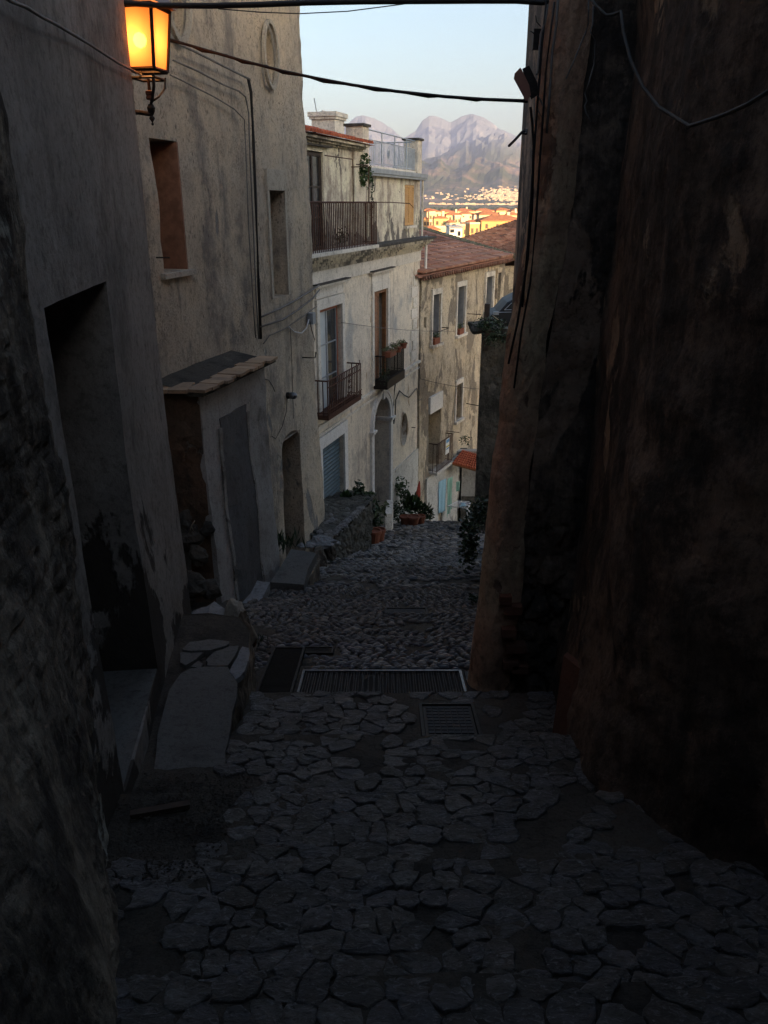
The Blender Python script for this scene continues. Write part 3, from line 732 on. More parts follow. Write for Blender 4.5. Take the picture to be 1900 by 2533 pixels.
# raised plaster frames
def frame_ring(F, loop, w, o, nm, mt, par):
    m = MB(); n = len(loop); cx_ = sum(p[0] for p in loop) / n; cz_ = sum(p[1] for p in loop) / n
    def off(p, k):
        d = Vector((p[0] - cx_, p[1] - cz_)); L = d.length; return (p[0] + d.x / L * k, p[1] + d.y / L * k)
    for i in range(n):
        a, b = loop[i], loop[(i + 1) % n]; A, B = off(a, w), off(b, w)
        m.add([F.p(a[0], a[1], o), F.p(b[0], b[1], o), F.p(B[0], B[1], o), F.p(A[0], A[1], o), F.p(A[0], A[1], -.02), F.p(B[0], B[1], -.02), F.p(a[0], a[1], -.02), F.p(b[0], b[1], -.02)],
              [(0, 1, 2, 3), (3, 2, 5, 4), (1, 0, 6, 7)])
    return m.build(nm, mt, par)
M['chtrim'] = plaster('pale_stucco_frame', (.50, .45, .37), (.42, .38, .32), (.25, .22, .19), (.35, .33, .3), .58, .68, 3, 45, .5, .4, off=73)
def jamb(F, a, b, z0, z1, w, o, nm, mt, par, lint=None, base=-.05):
    lint = lint or w
    m = MB(); m.ob(F.p(0, 0), F.d, F.n, UP, a - w, a - .002, base, o, z0, z1); m.ob(F.p(0, 0), F.d, F.n, UP, b + .002, b + w, base, o, z0, z1)
    m.ob(F.p(0, 0), F.d, F.n, UP, a - w, b + w, base, o + .003, z1 + .002, z1 + lint); return m.build(nm, mt, par)
jamb(FC, 3.51, 4.06, -1.25, .15, .07, .02, 'window_surround', M['chtrim'], ch, .26, base=-.02)
frame_ring(FC, ell(3.82, 1.77, .2, .35), .05, .022, 'oval_surround', M['chtrim'], ch)
frame_ring(FC, ell(1.37, 1.95, .22, .38), .06, .022, 'oval_surround', M['chtrim'], ch)
wbox(FC, 1.10, 1.128, -.68, .58, -.37, -.006, 'jamb_glow_panel', M['glowjamb'], ch)  # thin panel added on the far jamb, coloured as if lit by the lantern
wbox(FC, .52, 1.2, -.74, -.685, -.1, .05, 'window_sill', M['chtrim'], ch)
jamb(FC, 3.41, 4.24, -5.9, zd + .1, .09, .03, 'door_surround', M['church'], ch, .001)
# canopy-topped annex in front of it
an = empty('lean_to_annex', (-1.7, 8.9, -4.5), 'grey rendered lean-to with a stone slab ledge on top against the beige stucco wall', 'lean-to')
FA = Frame((-1.9, 8.08), (.2516, .9678), (.9678, -.2516))
def da(s, z): return fbm(s * 1.5, z * 1.2, 31) * .03 + fbm(s * 8, z * 8, 3) * .006 + .07 * clamp((-z - 2.5) / 2)
wall('front_wall', FA, rect(0, 1.68, -5.6, -1.84), [], M['annex'], an, .09, .6, da)
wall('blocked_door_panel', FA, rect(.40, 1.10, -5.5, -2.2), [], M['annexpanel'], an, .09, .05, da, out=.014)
for a in (.34, 1.10): wall('rendered_jamb', FA, rect(a, a + .06, -5.5, -2.3), [], M['jambpale'], an, .05, .05, da, out=.022)
FAs = Frame((-3.0, 8.10), (1, -.02), (-.02, -1))
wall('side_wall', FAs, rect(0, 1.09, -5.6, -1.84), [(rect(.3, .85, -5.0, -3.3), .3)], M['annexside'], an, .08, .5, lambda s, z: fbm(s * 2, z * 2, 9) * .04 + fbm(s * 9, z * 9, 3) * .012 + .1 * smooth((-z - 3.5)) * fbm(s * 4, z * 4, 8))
MB().box(-3.0, -1.9, 8.3, 8.4, -5.2, -3.0).build('recess_back', M['void'], an)
ld = MB().ob(FA.p(0, 0), FA.d, FA.n, UP, -.12, 1.85, -.55, .10, -1.84, -1.80).build('ledge', M['mortar'], an)
nl = 12
for i in range(nl):
    a = -.13 + 1.98 * i / nl; b = a + 1.98 / nl - .012; o_ = R.uniform(.1, .16); dz = R.uniform(-.006, .01)
    MB().ob(FA.p(0, 0), FA.d, FA.n, UP, a, b, -.12 + R.uniform(-.03, .03), o_, -1.798 + dz, -1.768 + dz).build('ledge_tile', M['ledge_tile'], an)
for i in range(5):
    MB().box(-2.98 + i * .2, -2.79 + i * .2, 7.92 + R.uniform(-.02, .02), 8.3, -1.8, -1.762).build('ledge_tile', M['ledge_tile'], an)
MB().add([FA.p(-.1, -1.79, -.1), FA.p(1.85, -1.79, -.1), FA.p(1.85, -1.70, -.6), FA.p(-.1, -1.70, -.6)], [(0, 1, 2, 3)]).build('mortar_fillet', M['mortar'], an)
for i, (u, v, y, r_) in enumerate(((470, 1330, 7.9, .15), (492, 1372, 7.8, .12), (455, 1290, 8, .12), (515, 1310, 8, .08), (480, 1450, 7.6, .16), (520, 1460, 7.7, .12))):
    rock('fallen_stone', P(u, v, y), (r_, r_, r_ * .9), M['garden'], ['rough stone jutting from the ruined lean-to side', 'pointed rough stone below the dry twig', 'rough stone high in the lean-to corner', 'small stone at the lean-to corner edge', 'large dark stone at the foot of the lean-to side', 'low dark stone beside the lean-to corner'][i], 'stone', seed=20 + i, group='stones fallen from the lean-to')
cable('twig', [P(468, 1318, 7.7), P(474, 1300, 7.7), P(482, 1288, 7.7)], .006, M['twig'], 'pale dry twig sticking out of the stones at the lean-to', cat='twig')
cable('twig', [P(474, 1302, 7.7), P(478, 1312, 7.72)], .005, M['twig'], 'tiny pale side twig below the pale dry twig', cat='twig')
# slabs at the foot of the tall building
def slab(name, pts, th, mat, label, cat='stone slab', mat2=None):
    m = MB(); n = len(pts); pp = [Vector(p) for p in pts]; q = []
    for i in range(n):
        a, b = pp[i], pp[(i + 1) % n]; q += [a, (a + b) / 2 + Vector((R.gauss(0, .012), R.gauss(0, .012), 0))]
    n = len(q); m.v = [tuple(p) for p in q] + [tuple(p - UP * th + Vector((R.gauss(0, .008), 0, 0))) for p in q]
    m.f = [tuple(range(n)), tuple(range(2 * n - 1, n - 1, -1))] + [(i, (i + 1) % n, n + (i + 1) % n, n + i) for i in range(n)]
    return tag(m.build(name, mat), label, cat)
zk = -4.27
slab('kerb_slab', [PZ(598, 1513, zk), PZ(625, 1510, zk), PZ(640, 1500, zk), PZ(668, 1440, zk), PZ(636, 1436, zk), PZ(590, 1500, zk), PZ(572, 1490, zk), PZ(565, 1500, zk)], .14, M['slab_light'], 'long pale grey kerb slab along the foot of the lean-to')
zk = -4.52
slab('step_slab', [PZ(655, 1508, zk), PZ(722, 1508, zk), PZ(748, 1462, zk), PZ(672, 1462, zk)], .3, M['slab_light'], 'pale swirled step slab below the thick dark doorstep slab')
zk = -4.42
slab('doorstep_slab', [PZ(668, 1440, zk), PZ(752, 1446, zk), PZ(783, 1368, zk), PZ(720, 1358, zk)], .12, M['concrete'], 'thick dark doorstep slab in front of the arched doorway of the beige building')
slab('doorstep_base', [PZ(680, 1445, zk) - UP * .123, PZ(747, 1443, zk) - UP * .123, PZ(790, 1366, zk) - UP * .12, PZ(730, 1360, zk) - UP * .12], .8, M['rubble'], 'rubble base under the thick dark doorstep slab', 'rubble base')
for i, (u, v, y, r_, t_) in enumerate(((800, 1340, 11.6, (.26, .15, .09), 'slab_light'), (768, 1348, 11.3, (.1, .08, .05), 'slab_light'), (745, 1350, 11.2, (.07, .06, .04), 'slab_light'), (790, 1390, 11.2, (.14, .2, .22), 'rubble'), (815, 1362, 11.8, (.12, .2, .16), 'rubble'))):
    rock('loose_rock', P(u, v, y), r_, M[t_], ['large flat pale rock on the end of the ramp wall', 'small pale rock left of the large flat rock', 'smallest pale rock by the arched doorway', 'dark rock under the large flat pale rock', 'rough rock at the near end of the ramp wall'][i], 'rock', seed=40 + i, group='rocks at the end of the ramp wall')
# grass tufts
def tuft(c, n, h, label, mat=None):
    m = MB(); c = Vector(c)
    for i in range(n):
        p = c + Vector((R.gauss(0, h * .5), R.gauss(0, h * .5), 0)); d = Vector((R.gauss(0, .35), R.gauss(0, .35), 1)).normalized()
        m.leaf(p + d * h * .4, h * R.uniform(.6, 1.1), h * .12, d)
    return tag(m.build('grass_tuft', mat or M['leaf'], recalc=False), label, 'weeds')
tuft(PZ(755, 1450, -4.9), 60, .12, 'green weeds at the foot of the thick dark doorstep slab')
tuft(PZ(700, 1352, -4.5), 50, .28, 'tall dry grass growing in the arched doorway of the beige building', M['leaf_dark'])
tuft(PZ(640, 1590, -3.42), 40, .07, 'small weeds beside the dark upright boulder', M['leaf_dark'])
tuft(PZ(812, 1395, -5.6), 40, .10, 'weeds below the ramp wall end')
# ================================================================ things on the tall building
def onC(u, v, out=.03):
    q, r = ray(u, v); Y = -4.5 / (q - .26); return Vector((q * Y, Y, r * Y)) + FC.n * out
k_ = M['cable_grey']
cable('cable', [onC(u, v, .05) for u, v in ((605, 195), (612, 230), (618, 350), (624, 500), (631, 700), (637, 838))], .020, M['cable'], 'thick black vertical cable down the beige stucco wall')
cable('cable', [onC(u, v, .07) for u, v in ((405, 100), (470, 130), (540, 165), (605, 197))], .012, k_, 'upper slanting cable above the first window of the beige building')
cable('cable', [onC(u, v, .06) for u, v in ((415, 150), (480, 178), (540, 210), (580, 226), (596, 240), (604, 280), (608, 400), (614, 520), (624, 750), (630, 838))], .010, k_, 'middle bent cable joining the vertical run on the beige wall')
cable('cable', [onC(u, v, .05) for u, v in ((410, 186), (450, 205), (520, 240), (570, 270), (595, 296), (600, 400), (606, 560), (618, 760), (624, 835))], .008, k_, 'thin pale lower cable bending down beside the vertical run')
cable('cable', [onC(u, v, .05) for u, v in ((634, 785), (680, 765), (725, 742), (760, 720), (782, 706))], .013, k_, 'upper cable sloping up to the right corner of the beige building')
cable('cable', [onC(u, v, .06) for u, v in ((634, 808), (690, 790), (730, 765), (765, 738), (782, 716))], .013, k_, 'second cable sloping up to the right corner of the beige building')
cable('cable', [onC(u, v, .04) for u, v in ((645, 850), (660, 830), (700, 812), (740, 785), (778, 757))], .008, k_, 'third thin cable rising from the stone ledge to the corner')
cable('cable', [onC(u, v, .05) for u, v in ((707, 808), (720, 820), (738, 824), (750, 812), (757, 790))], .009, M['cable_white'], 'white cable hanging in a loop left of the meter box')
cable('cable', [onC(u, v, .06) for u, v in ((757, 790), (762, 815), (770, 840), (768, 845))], .006, M['cable'], 'thin black cable dangling below the meter box')
cable('cable', [onC(u, v, .04) for u, v in ((712, 810), (716, 900), (719, 1000), (720, 1035))], .004, M['cable'], 'thin wire hanging down beside the round wall lamp')
cable('cable', [onC(u, v, .05) for u, v in ((703, 985), (700, 1020), (690, 1055), (674, 1085), (664, 1078))], .005, M['cable'], 'wire curving from the round wall lamp to the door corner')
cable('cable', [onC(u, v, .03) for u, v in ((640, 935), (660, 940), (670, 955), (675, 968))], .005, M['cable'], 'short black wire beside the lean-to ledge')
bx = onC(763, 787, .05); wl = MB().ob(bx, FC.d, FC.n, UP, -.07, .07, -.05, .05, -.085, .085).build('meter_box', M['zinc']); tag(wl, 'small grey meter box on the right corner of the beige building', 'meter box')
lp_ = empty('wall_lamp', onC(708, 978, .02), 'round metal bulkhead lamp above the arched doorway', 'wall lamp')
MB().lathe(onC(708, 978, .0), [(.05, 0), (.05, .04), (.045, .06)], 14, FC.n).build('base', M['iron'], lp_, smooth=False)
MB().lathe(onC(708, 978, .06), [(.05, 0), (.052, .05), (.045, .09), (.02, .11), (.001, .115)], 14, FC.n).build('globe', M['steel'], lp_, smooth=True)
hk = cable('iron_hook', [onC(748, 884, .0), onC(748, 884, .12), onC(762, 884, .12), onC(764, 870, .12)], .010, M['iron'], 'black iron hook sticking out of the beige wall', cat='hook')
for i, (u, v, l_) in enumerate(((382, 637, 'small iron peg at the far edge of the near left house'), (755, 328, 'short iron peg high on the right corner of the beige building'))):
    p = onC(u, v, 0.02); tag(MB().tube([p, p + FC.n * .14 + FC.d * .02], .008, 5).build('iron_peg', M['iron']), l_, 'peg')
# ================================================================ PALAZZO
FP = Frame((0, 20), (.307, .952), (.952, -.307))
pz = empty('old_palazzo', (-.3, 18.5, -8), 'old cream palazzo with three balconies, a white arched doorway and a blue roller shutter', 'building')
def dp(s, z): return fbm(s * .7, z * .5, 51) * .02 + fbm(s * 5, z * 5, 54) * .004
aloop = arch(-.945, .42, -9.2, -5.25)
wall('facade', FP, rect(-6.6, 3.24, -11.5, -1.5), [(rect(-4.24, -2.99, -4.1, -1.97), .22), (rect(-.87, .19, -4.15, -1.95), .22), (aloop, .40),
     (rect(-4.3, -3.0, -7.2, -4.78), .2), (ell(1.8, -5.95, .33, .46), .25)], M['palazzo'], pz, .16, 6.0, dp)
jamb(FP, -4.24, -2.99, -4.1, -1.97, .14, .05, 'window_surround', M['trim'], pz, .2)
jamb(FP, -.87, .19, -4.15, -1.95, .14, .05, 'window_surround', M['trim'], pz, .2)
for a, b in ((-4.24, -2.99), (-.87, .19)):
    wbox(FP, a - .12, b + .12, -1.75, -1.56, -.02, .035, 'window_frieze', M['trim'], pz)
    m = MB()
    m.ob(FP.p(0, 0), FP.d, FP.n, UP, a - .22, b + .22, -.02, .07, -1.557, -1.53); m.ob(FP.p(0, 0), FP.d, FP.n, UP, a - .26, b + .26, -.02, .13, -1.527, -1.49)
    m.build('window_hood', M['trim'], pz); wbox(FP, a - .28, b + .28, -1.488, -1.465, -.02, .15, 'hood_capping', M['slate'], pz)
# entablature + cornice
wbox(FP, -6.6, 3.24, -1.5, -1.24, -6, .03, 'frieze', M['trim'], pz)
m = MB(); n_ = 150
for i in range(n_):
    a = -6.5 + 9.7 * i / n_; m.ob(FP.p(0, 0), FP.d, FP.n, UP, a, a + .038, .0, .075, -1.225, -1.14)
tag(m.build('dentils', M['cornice'], pz), kind='stuff')
m = MB()
for o_, z0, z1 in ((.035, -1.24, -1.225), (.05, -1.225, -1.14), (.12, -1.14, -1.09), (.19, -1.088, -1.05), (.25, -1.048, -.99), (.33, -.988, -.93)):
    m.ob(FP.p(0, 0), FP.d, FP.n, UP, -6.6, 3.3 + o_ * .6, -5.9, o_, z0, z1)
m.build('cornice', M['cornice'], pz)
wbox(FP, -1.55, 3.6, -.928, -.87, -5.9, .37, 'cornice_slab', M['slate'], pz)
wbox(FP, -6.6, -1.56, -.928, -.86, -5.9, .39, 'balcony_floor', M['trim'], pz)
# string course and socle
m = MB(); m.ob(FP.p(0, 0), FP.d, FP.n, UP, -6.6, 3.3, -.02, .06, -4.33, -4.26); m.ob(FP.p(0, 0), FP.d, FP.n, UP, -6.6, 3.27, -.02, .03, -4.5, -4.45)
m.build('string_course', M['trim'], pz)
wall('socle', FP, [(.66, -11), (3.25, -11), (3.25, -6.92), (.66, -6.84)], [], M['socle'], pz, .12, .1, lambda s, z: fbm(s * 4, z * 4, 3) * .02, out=.045)
for i in range(8):
    z0 = -4.15 + i * .29; a, b = ((2.38, 2.95), (2.55, 2.95))[i % 2]
    wbox(FP, a, b, z0, z0 + .26, -.01, .03, 'quoin', M['trim'], pz)
# garage
jamb(FP, -4.3, -3.0, -7.2, -4.78, .2, .05, 'garage_surround', M['door_trim'], pz, .26)
wbox(FP, -4.3, -3.0, -7.2, -4.7, -.25, -.19, 'garage_back', M['void'], pz)
for i in range(20):
    z0 = -4.80 - (i + 1) * .088
    m = MB(); m.add([FP.p(-4.28, z0, -.09), FP.p(-3.02, z0, -.09), FP.p(-3.02, z0 + .045, -.06), FP.p(-4.28, z0 + .045, -.06), FP.p(-4.28, z0 + .084, -.095), FP.p(-3.02, z0 + .084, -.095)], [(0, 1, 2, 3), (3, 2, 5, 4)])
    m.build('shutter_slat', M['roller'], pz)
# arched door
wbox(FP, -1.1, .6, -9.2, -4.5, -.46, -.405, 'door', M['wood_dark'], pz)
wbox(FP, -.945, .42, -5.34, -5.22, -.40, -.33, 'transom', M['wood_brown'], pz)
ring = aloop[2:]
m = strip(FP, [p for p in ring], -.17, -.03, .06); m.build('archivolt', M['door_trim'], pz)
m = strip(FP, [(p[0] + (p[0] + .262) * .18, p[1] + (p[1] + 5.25) * .18) for p in ring], -.06, .0, .085); m.build('arch_moulding', M['door_trim'], pz)
wbox(FP, .422, .60, -9.2, -5.36, -.05, .06, 'door_jamb', M['door_trim'], pz); wbox(FP, -1.125, -.947, -9.2, -5.36, -.05, .06, 'door_jamb', M['door_trim'], pz)
for a, b in ((.36, .66), (-1.185, -.885)):
    m = MB(); m.ob(FP.p(0, 0), FP.d, FP.n, UP, a + .03, b - .03, -.38, .085, -5.36, -5.31); m.ob(FP.p(0, 0), FP.d, FP.n, UP, a, b, -.38, .12, -5.308, -5.25); m.build('impost', M['door_trim'], pz)
wbox(FP, -.33, -.2, -4.62, -4.36, .062, .10, 'keystone', M['door_trim'], pz)
wbox(FP, 1.4, 2.2, -6.5, -5.4, -.3, -.24, 'oval_back', M['blind'], pz)
frame_ring(FP, ell(1.8, -5.95, .33, .46), .035, .02, 'oval_surround', M['palazzo'], pz)
# left window (with balcony)
def casement(F, a, b, z0, z1, o, par, fm, panes, rows=4, cols=2, glass=None):
    w = MB(); t = .05
    w.ob(F.p(0, 0), F.d, F.n, UP, a, a + t, o - .05, o, z0, z1); w.ob(F.p(0, 0), F.d, F.n, UP, b - t, b, o - .05, o, z0, z1)
    w.ob(F.p(0, 0), F.d, F.n, UP, a + t, b - t, o - .05, o, z1 - t, z1); w.ob(F.p(0, 0), F.d, F.n, UP, a + t, b - t, o - .05, o, z0, z0 + t)
    fr = w.build('window_frame', fm, par); cw = (b - a - 2 * t) / cols
    for c in range(cols):
        x0 = a + t + c * cw; x1 = x0 + cw
        m = MB(); m.ob(F.p(0, 0), F.d, F.n, UP, x0, x0 + .03, o - .045, o - .008, z0 + t, z1 - t); m.ob(F.p(0, 0), F.d, F.n, UP, x1 - .03, x1, o - .045, o - .008, z0 + t, z1 - t)
        rh = (z1 - z0 - 2 * t) / rows
        for r in range(rows + 1):
            zz = z0 + t + rh * r; m.ob(F.p(0, 0), F.d, F.n, UP, x0 + .03, x1 - .03, o - .04, o - .01, max(z0 + t, zz - .012), min(z1 - t, zz + .012))
        m.build('sash', M['zinc'] if panes else fm, fr)
        for r in range(rows):
            zz = z0 + t + rh * r; MB().ob(F.p(0, 0), F.d, F.n, UP, x0 + .031, x1 - .031, o - .034, o - .03, zz + .013, zz + rh - .013).build('pane', (M['curtain'] if (panes and c == 0) else M['glass']), fr)
    return fr
casement(FP, -4.2, -3.02, -4.1, -2.0, -.06, pz, M['wood_red'], True, 3, 2)
wbox(FP, -4.3, -2.95, -4.1, -1.9, -.24, -.2, 'window_back', M['void'], pz)
# right french window with half-open louvred shutters
wbox(FP, -.9, .22, -4.15, -1.9, -.24, -.2, 'window_back', M['void'], pz)
m = MB()
for a in (-.85, .13): m.ob(FP.p(0, 0), FP.d, FP.n, UP, a, a + .05, -.1, .0, -4.15, -1.98)
m.ob(FP.p(0, 0), FP.d, FP.n, UP, -.8, .13, -.1, .0, -2.03, -1.98); wf = m.build('window_frame', M['wood_brown'], pz)
def shutter(F, a, b, z0, z1, o, par, mat, n, name='shutter', matf=None):
    m = MB(); t = .045
    m.ob(F.p(0, 0), F.d, F.n, UP, a, a + t, o - .03, o, z0, z1); m.ob(F.p(0, 0), F.d, F.n, UP, b - t, b, o - .03, o, z0, z1)
    m.ob(F.p(0, 0), F.d, F.n, UP, a + t, b - t, o - .03, o, z1 - .06, z1); m.ob(F.p(0, 0), F.d, F.n, UP, a + t, b - t, o - .03, o, z0, z0 + .06)
    sh = m.build(name, matf or mat, par); dz = (z1 - z0 - .12) / n
    for i in range(n):
        zz = z0 + .06 + dz * i
        q = MB(); q.add([F.p(a + t, zz, o - .002), F.p(b - t, zz, o - .002), F.p(b - t, zz + dz * .85, o - .022), F.p(a + t, zz + dz * .85, o - .022), F.p(a + t, zz - .006, o - .006), F.p(b - t, zz - .006, o - .006)], [(0, 1, 2, 3), (4, 5, 1, 0)])
        q.build('louvre', mat, sh)
    return sh
shutter(FP, -.80, -.34, -4.12, -2.04, -.02, pz, M['wood_brown'], 34)
# ---- balconies
def balcony(F, a, b, D, zf, zr, par, mat, nb, floor_t=.1, label=None, side='both', rb=.011, br=.016):
    bal = bpy.data.objects.new('balcony', None); COL.objects.link(bal); bal.parent = par; bal.location = (0, 0, 0)
    if floor_t: wbox(F, a, b, zf - floor_t, zf, -.0, D, 'floor', mat if label == 'iron' else M['slate'], bal)
    m = MB()
    for z in (zr, zf + .05): m.tube([F.p(a, z, 0), F.p(a, z, D - .01), F.p(b, z, D - .01), F.p(b, z, 0)], br if z == zr else .008, 4)
    m.build('handrail', mat, bal)
    barm = mesh_of(MB().tube([Vector((0, 0, 0)), Vector((0, 0, zr - zf))], rb, 4), 'baluster', mat)
    for i in range(nb + 1): inst('baluster', barm, bal, F.p(a + (b - a) * i / nb, zf, D - .01))
    nd = max(2, int(nb * D / (b - a)))
    for i in range(1, nd):
        for e in (a, b): inst('baluster', barm, bal, F.p(e, zf, D * i / nd))
    return bal
B1 = balcony(FP, -4.62, -2.66, .33, -3.98, -3.28, pz, M['rust'], 20, .09, 'iron')
B2 = balcony(FP, -.82, .62, .34, -4.05, -3.45, pz, M['iron'], 17, .2, 'iron')
B3 = balcony(FP, -5.6, -1.66, .37, -.855, 0.0, pz, M['rust'], 42, 0)
# ornament panels of the left balcony: scroll rings + key fret band
for cs_, k in ((-3.35, 1), (-4.3, 1)):
    m = MB()
    for i in range(5):
        zc = -3.90 + i * .125
        for sgn in (-1, 1):
            m.tube([FP.p(cs_ + sgn * (.035 + .03 * math.cos(t * .7)), zc + .03 * math.sin(t * .7), .325) for t in range(0, 10)], .006, 4)
    m.build('scroll_panel', M['rust'], B1)
m = MB(); m.ob(FP.p(0, 0), FP.d, FP.n, UP, -4.62, -2.66, .335, .345, -3.98, -3.95); m.ob(FP.p(0, 0), FP.d, FP.n, UP, -4.62, -2.66, .335, .345, -3.86, -3.84)
for i in range(24):
    a = -4.6 + i * .08; m.ob(FP.p(0, 0), FP.d, FP.n, UP, a, a + .012, .335, .345, -3.95, -3.86); m.ob(FP.p(0, 0), FP.d, FP.n, UP, a + .02, a + .06, .335, .345, -3.92, -3.905)
m.build('fret_band', M['rust'], B1)
m = MB(); m.tube([FP.p(-2.66, -3.28, .3), FP.p(-2.66, -3.2, .3)], .008, 4)
m.ob(FP.p(0, 0), FP.d, FP.n, UP, -4.62, -2.66, .31, .33, -3.42, -3.40); m.build('mid_rail', M['rust'], B1)
m = MB(); m.ob(FP.p(0, 0), FP.d, FP.n, UP, -.84, .64, .30, .36, -4.24, -4.02); m.ob(FP.p(0, 0), FP.d, FP.n, UP, -.84, -.80, .0, .30, -4.24, -4.02); m.build('fascia', M['iron'], B2)
# upper storey
wall('upper_wall', FP, [(-6.6, -.88), (-1.45, -.88), (-1.45, 1.0), (-6.6, 1.0)], [(rect(-4.6, -3.73, -.86, .88), .15)], M['palazzo_up'], pz, .12, 5, dp, out=-.0)
wall('terrace_wall', FP, [(-1.449, -.88), (3.24, -.88), (3.24, .6), (-1.449, .6)], [(rect(1.82, 2.66, -.57, .42), .06)], M['palazzo_up'], pz, .12, 5, dp, out=-.03)
casement(FP, -4.6, -3.73, -.86, .86, -.05, pz, M['wood_dark'], False, 3, 2)
wbox(FP, -4.7, -3.6, -.86, .9, -.2, -.14, 'window_back', M['void'], pz)
shutter(FP, 1.83, 2.24, -.56, .41, -.03, pz, M['shutter_tan'], 20); shutter(FP, 2.245, 2.65, -.56, .41, -.03, pz, M['shutter_tan'], 20)
wbox(FP, 1.76, 2.74, -.63, -.572, -.05, .05, 'window_sill', M['trim'], pz)
wbox(FP, -2.15, -1.452, -.87, .98, -.02, .05, 'pilaster', M['palazzo_up'], pz)
wbox(FP, -4.9, -3.5, .96, .985, .0, .10, 'door_hood', M['slate'], pz)
m = MB()
for o_, z0, z1 in ((.05, 1.0, 1.03), (.12, 1.032, 1.07), (.2, 1.072, 1.12)): m.ob(FP.p(0, 0), FP.d, FP.n, UP, -6.6, -1.6, -4.5, o_, z0, z1)
m.build('eave_cornice', M['cornice'], pz)
# roof of red tiles (barrel tiles on a low slope)
def tiles(F, s0, s1, o0, z0, o1, z1, name, mat, par, w=.17, L=.34, singles=300, clipf=None, stuffmat=None, r=.07):
    """rows of half-round tiles from eave (o0,z0) up to ridge (o1,z1) in frame F"""
    ns = int((s1 - s0) / w); dv = Vector((o1 - o0, z1 - z0)); LL = dv.length; nr = max(1, int(LL / L)); k = 0; st = MB()
    A = F.n * (dv.x / LL) + UP * (dv.y / LL); Nn = A.cross(F.d).normalized()
    if Nn.z < 0: Nn = -Nn
    base = MB(); cell = []
    for j in range(nr + 1):
        for i in range(ns):
            s = s0 + w * (i + .5)
            if clipf and not clipf(s, j / nr): continue
            c = F.p(s, z0, o0) + A * (j * L * LL / (nr * L) if nr else 0)
            cell.append((j, c))
    nn = 6
    for idx, (j, c) in enumerate(cell):
        m = MB(); jit = R.gauss(0, .006); ln_ = LL / nr * 1.12; tw = R.gauss(0, .012)
        prof = []
        for q in range(nn + 1):
            th = math.pi * q / nn; prof.append((math.cos(th) * r, math.sin(th) * r * .75))
        for e, sc in ((0, 1.12), (1, .9)):
            for px, pz_ in prof: m.v.append(tuple(c + F.d * (px * sc + jit + tw * e) + A * (ln_ * e) + Nn * (pz_ * sc + (.018 if e == 0 else 0))))
        for q in range(nn): m.f.append((q, q + 1, nn + 2 + q, nn + 1 + q))
        m.f.append(tuple(range(nn + 1)))
        if idx < singles: m.build(name, mat, par, recalc=False)
        else: st.add(m.v, m.f)
    if st.f: tag(st.build(name + 's', stuffmat or M['tile_stuff'], par, recalc=False), kind='stuff')
rf = MB().add([FP.p(-6.6, 1.125, .25), FP.p(-1.4, 1.125, .25), FP.p(-2.6, 1.45, -1.3), FP.p(-6.6, 1.62, -1.9), FP.p(-6.6, 1.0, -4.5), FP.p(-1.4, 1.0, -4.5)], [(0, 1, 2, 3), (3, 2, 5, 4), (1, 5, 2)]).build('roof', M['tile_red'], pz)
tiles(FP, -6.5, -1.5, .27, 1.125, -1.75, 1.60, 'roof_tile', M['tile_red'], rf, clipf=lambda s, t: s < -1.45 - 1.25 * t * 1.0, stuffmat=M['tile_red'])
# chimney
ck = MB(); c0 = P(812, 310, 19.5)
for z0, z1, k in ((-.9, .0, .30), (.0, .05, .34), (.05, .14, .37)): ck.ob(c0 + UP * .1, FP.d, FP.n, UP, -k, k, -k * .9, k * .9, z0, z1)
for i in range(7): ck.lathe(c0 + FP.d * (-.3 + .1 * i) + UP * .2, [(.06, 0), (.05, .05), (.02, .07)], 6)
ck.build('chimney', M['trim'], rf)
cable('antenna', [P(789, 306, 19.3), P(777, 243, 19.3)], .012, M['zinc'], 'thin leaning television mast on the palazzo roof', cat='antenna')
# terrace
wbox(FP, -1.5, 3.42, .55, .60, -5, .10, 'terrace_slab', M['zinc'], pz)
for i in range(7): wbox(FP, -1.5 + .70 * i, -1.5 + .70 * i + .69, .602, .70, -.08, .13, 'coping_flashing', M['zinc'], pz)
pil = [(-1.52, -1.13), (2.78, 3.20)]
for a, b in pil:
    wbox(FP, a, b, .702, 1.50, -.36, .02, 'terrace_pillar', M['palazzo'], pz); wbox(FP, a - .04, b + .04, 1.50, 1.55, -.40, .06, 'pillar_cap', M['slate'], pz)
wbox(FP, -1.45, 3.1, .7, .76, -.3, -.02, 'terrace_kerb', M['trim'], pz)
rl = bpy.data.objects.new('terrace_railing', None); COL.objects.link(rl); rl.parent = pz
m = MB(); m.tube([FP.p(-1.13, 1.47, -.05), FP.p(2.78, 1.47, -.05)], .014, 4); m.tube([FP.p(-1.13, 1.28, -.05), FP.p(2.78, 1.28, -.05)], .01, 4); m.tube([FP.p(-1.13, .80, -.05), FP.p(2.78, .80, -.05)], .01, 4)
for s_ in (.0, 1.0, 2.0): m.tube([FP.p(s_, .76, -.05), FP.p(s_, 1.47, -.05)], .014, 4)
m.build('handrail', M['rail_grey'], rl)
bm2 = mesh_of(MB().tube([Vector((0, 0, 0)), Vector((0, 0, .5))], .008, 4), 'baluster', M['rail_grey'])
for i in range(40): inst('baluster', bm2, rl, FP.p(-1.08 + 3.86 * (i + .5) / 40, .79, -.05))
m = MB(); m.tube([FP.p(2.6, 1.44, -.1), FP.p(2.6, 1.44, -3.5)], .014, 4)
for i in range(24): m.tube([FP.p(2.6, .76, -.15 - .14 * i), FP.p(2.6, 1.44, -.15 - .14 * i)], .008, 4)
m.build('side_rail', M['rail_grey'], rl)
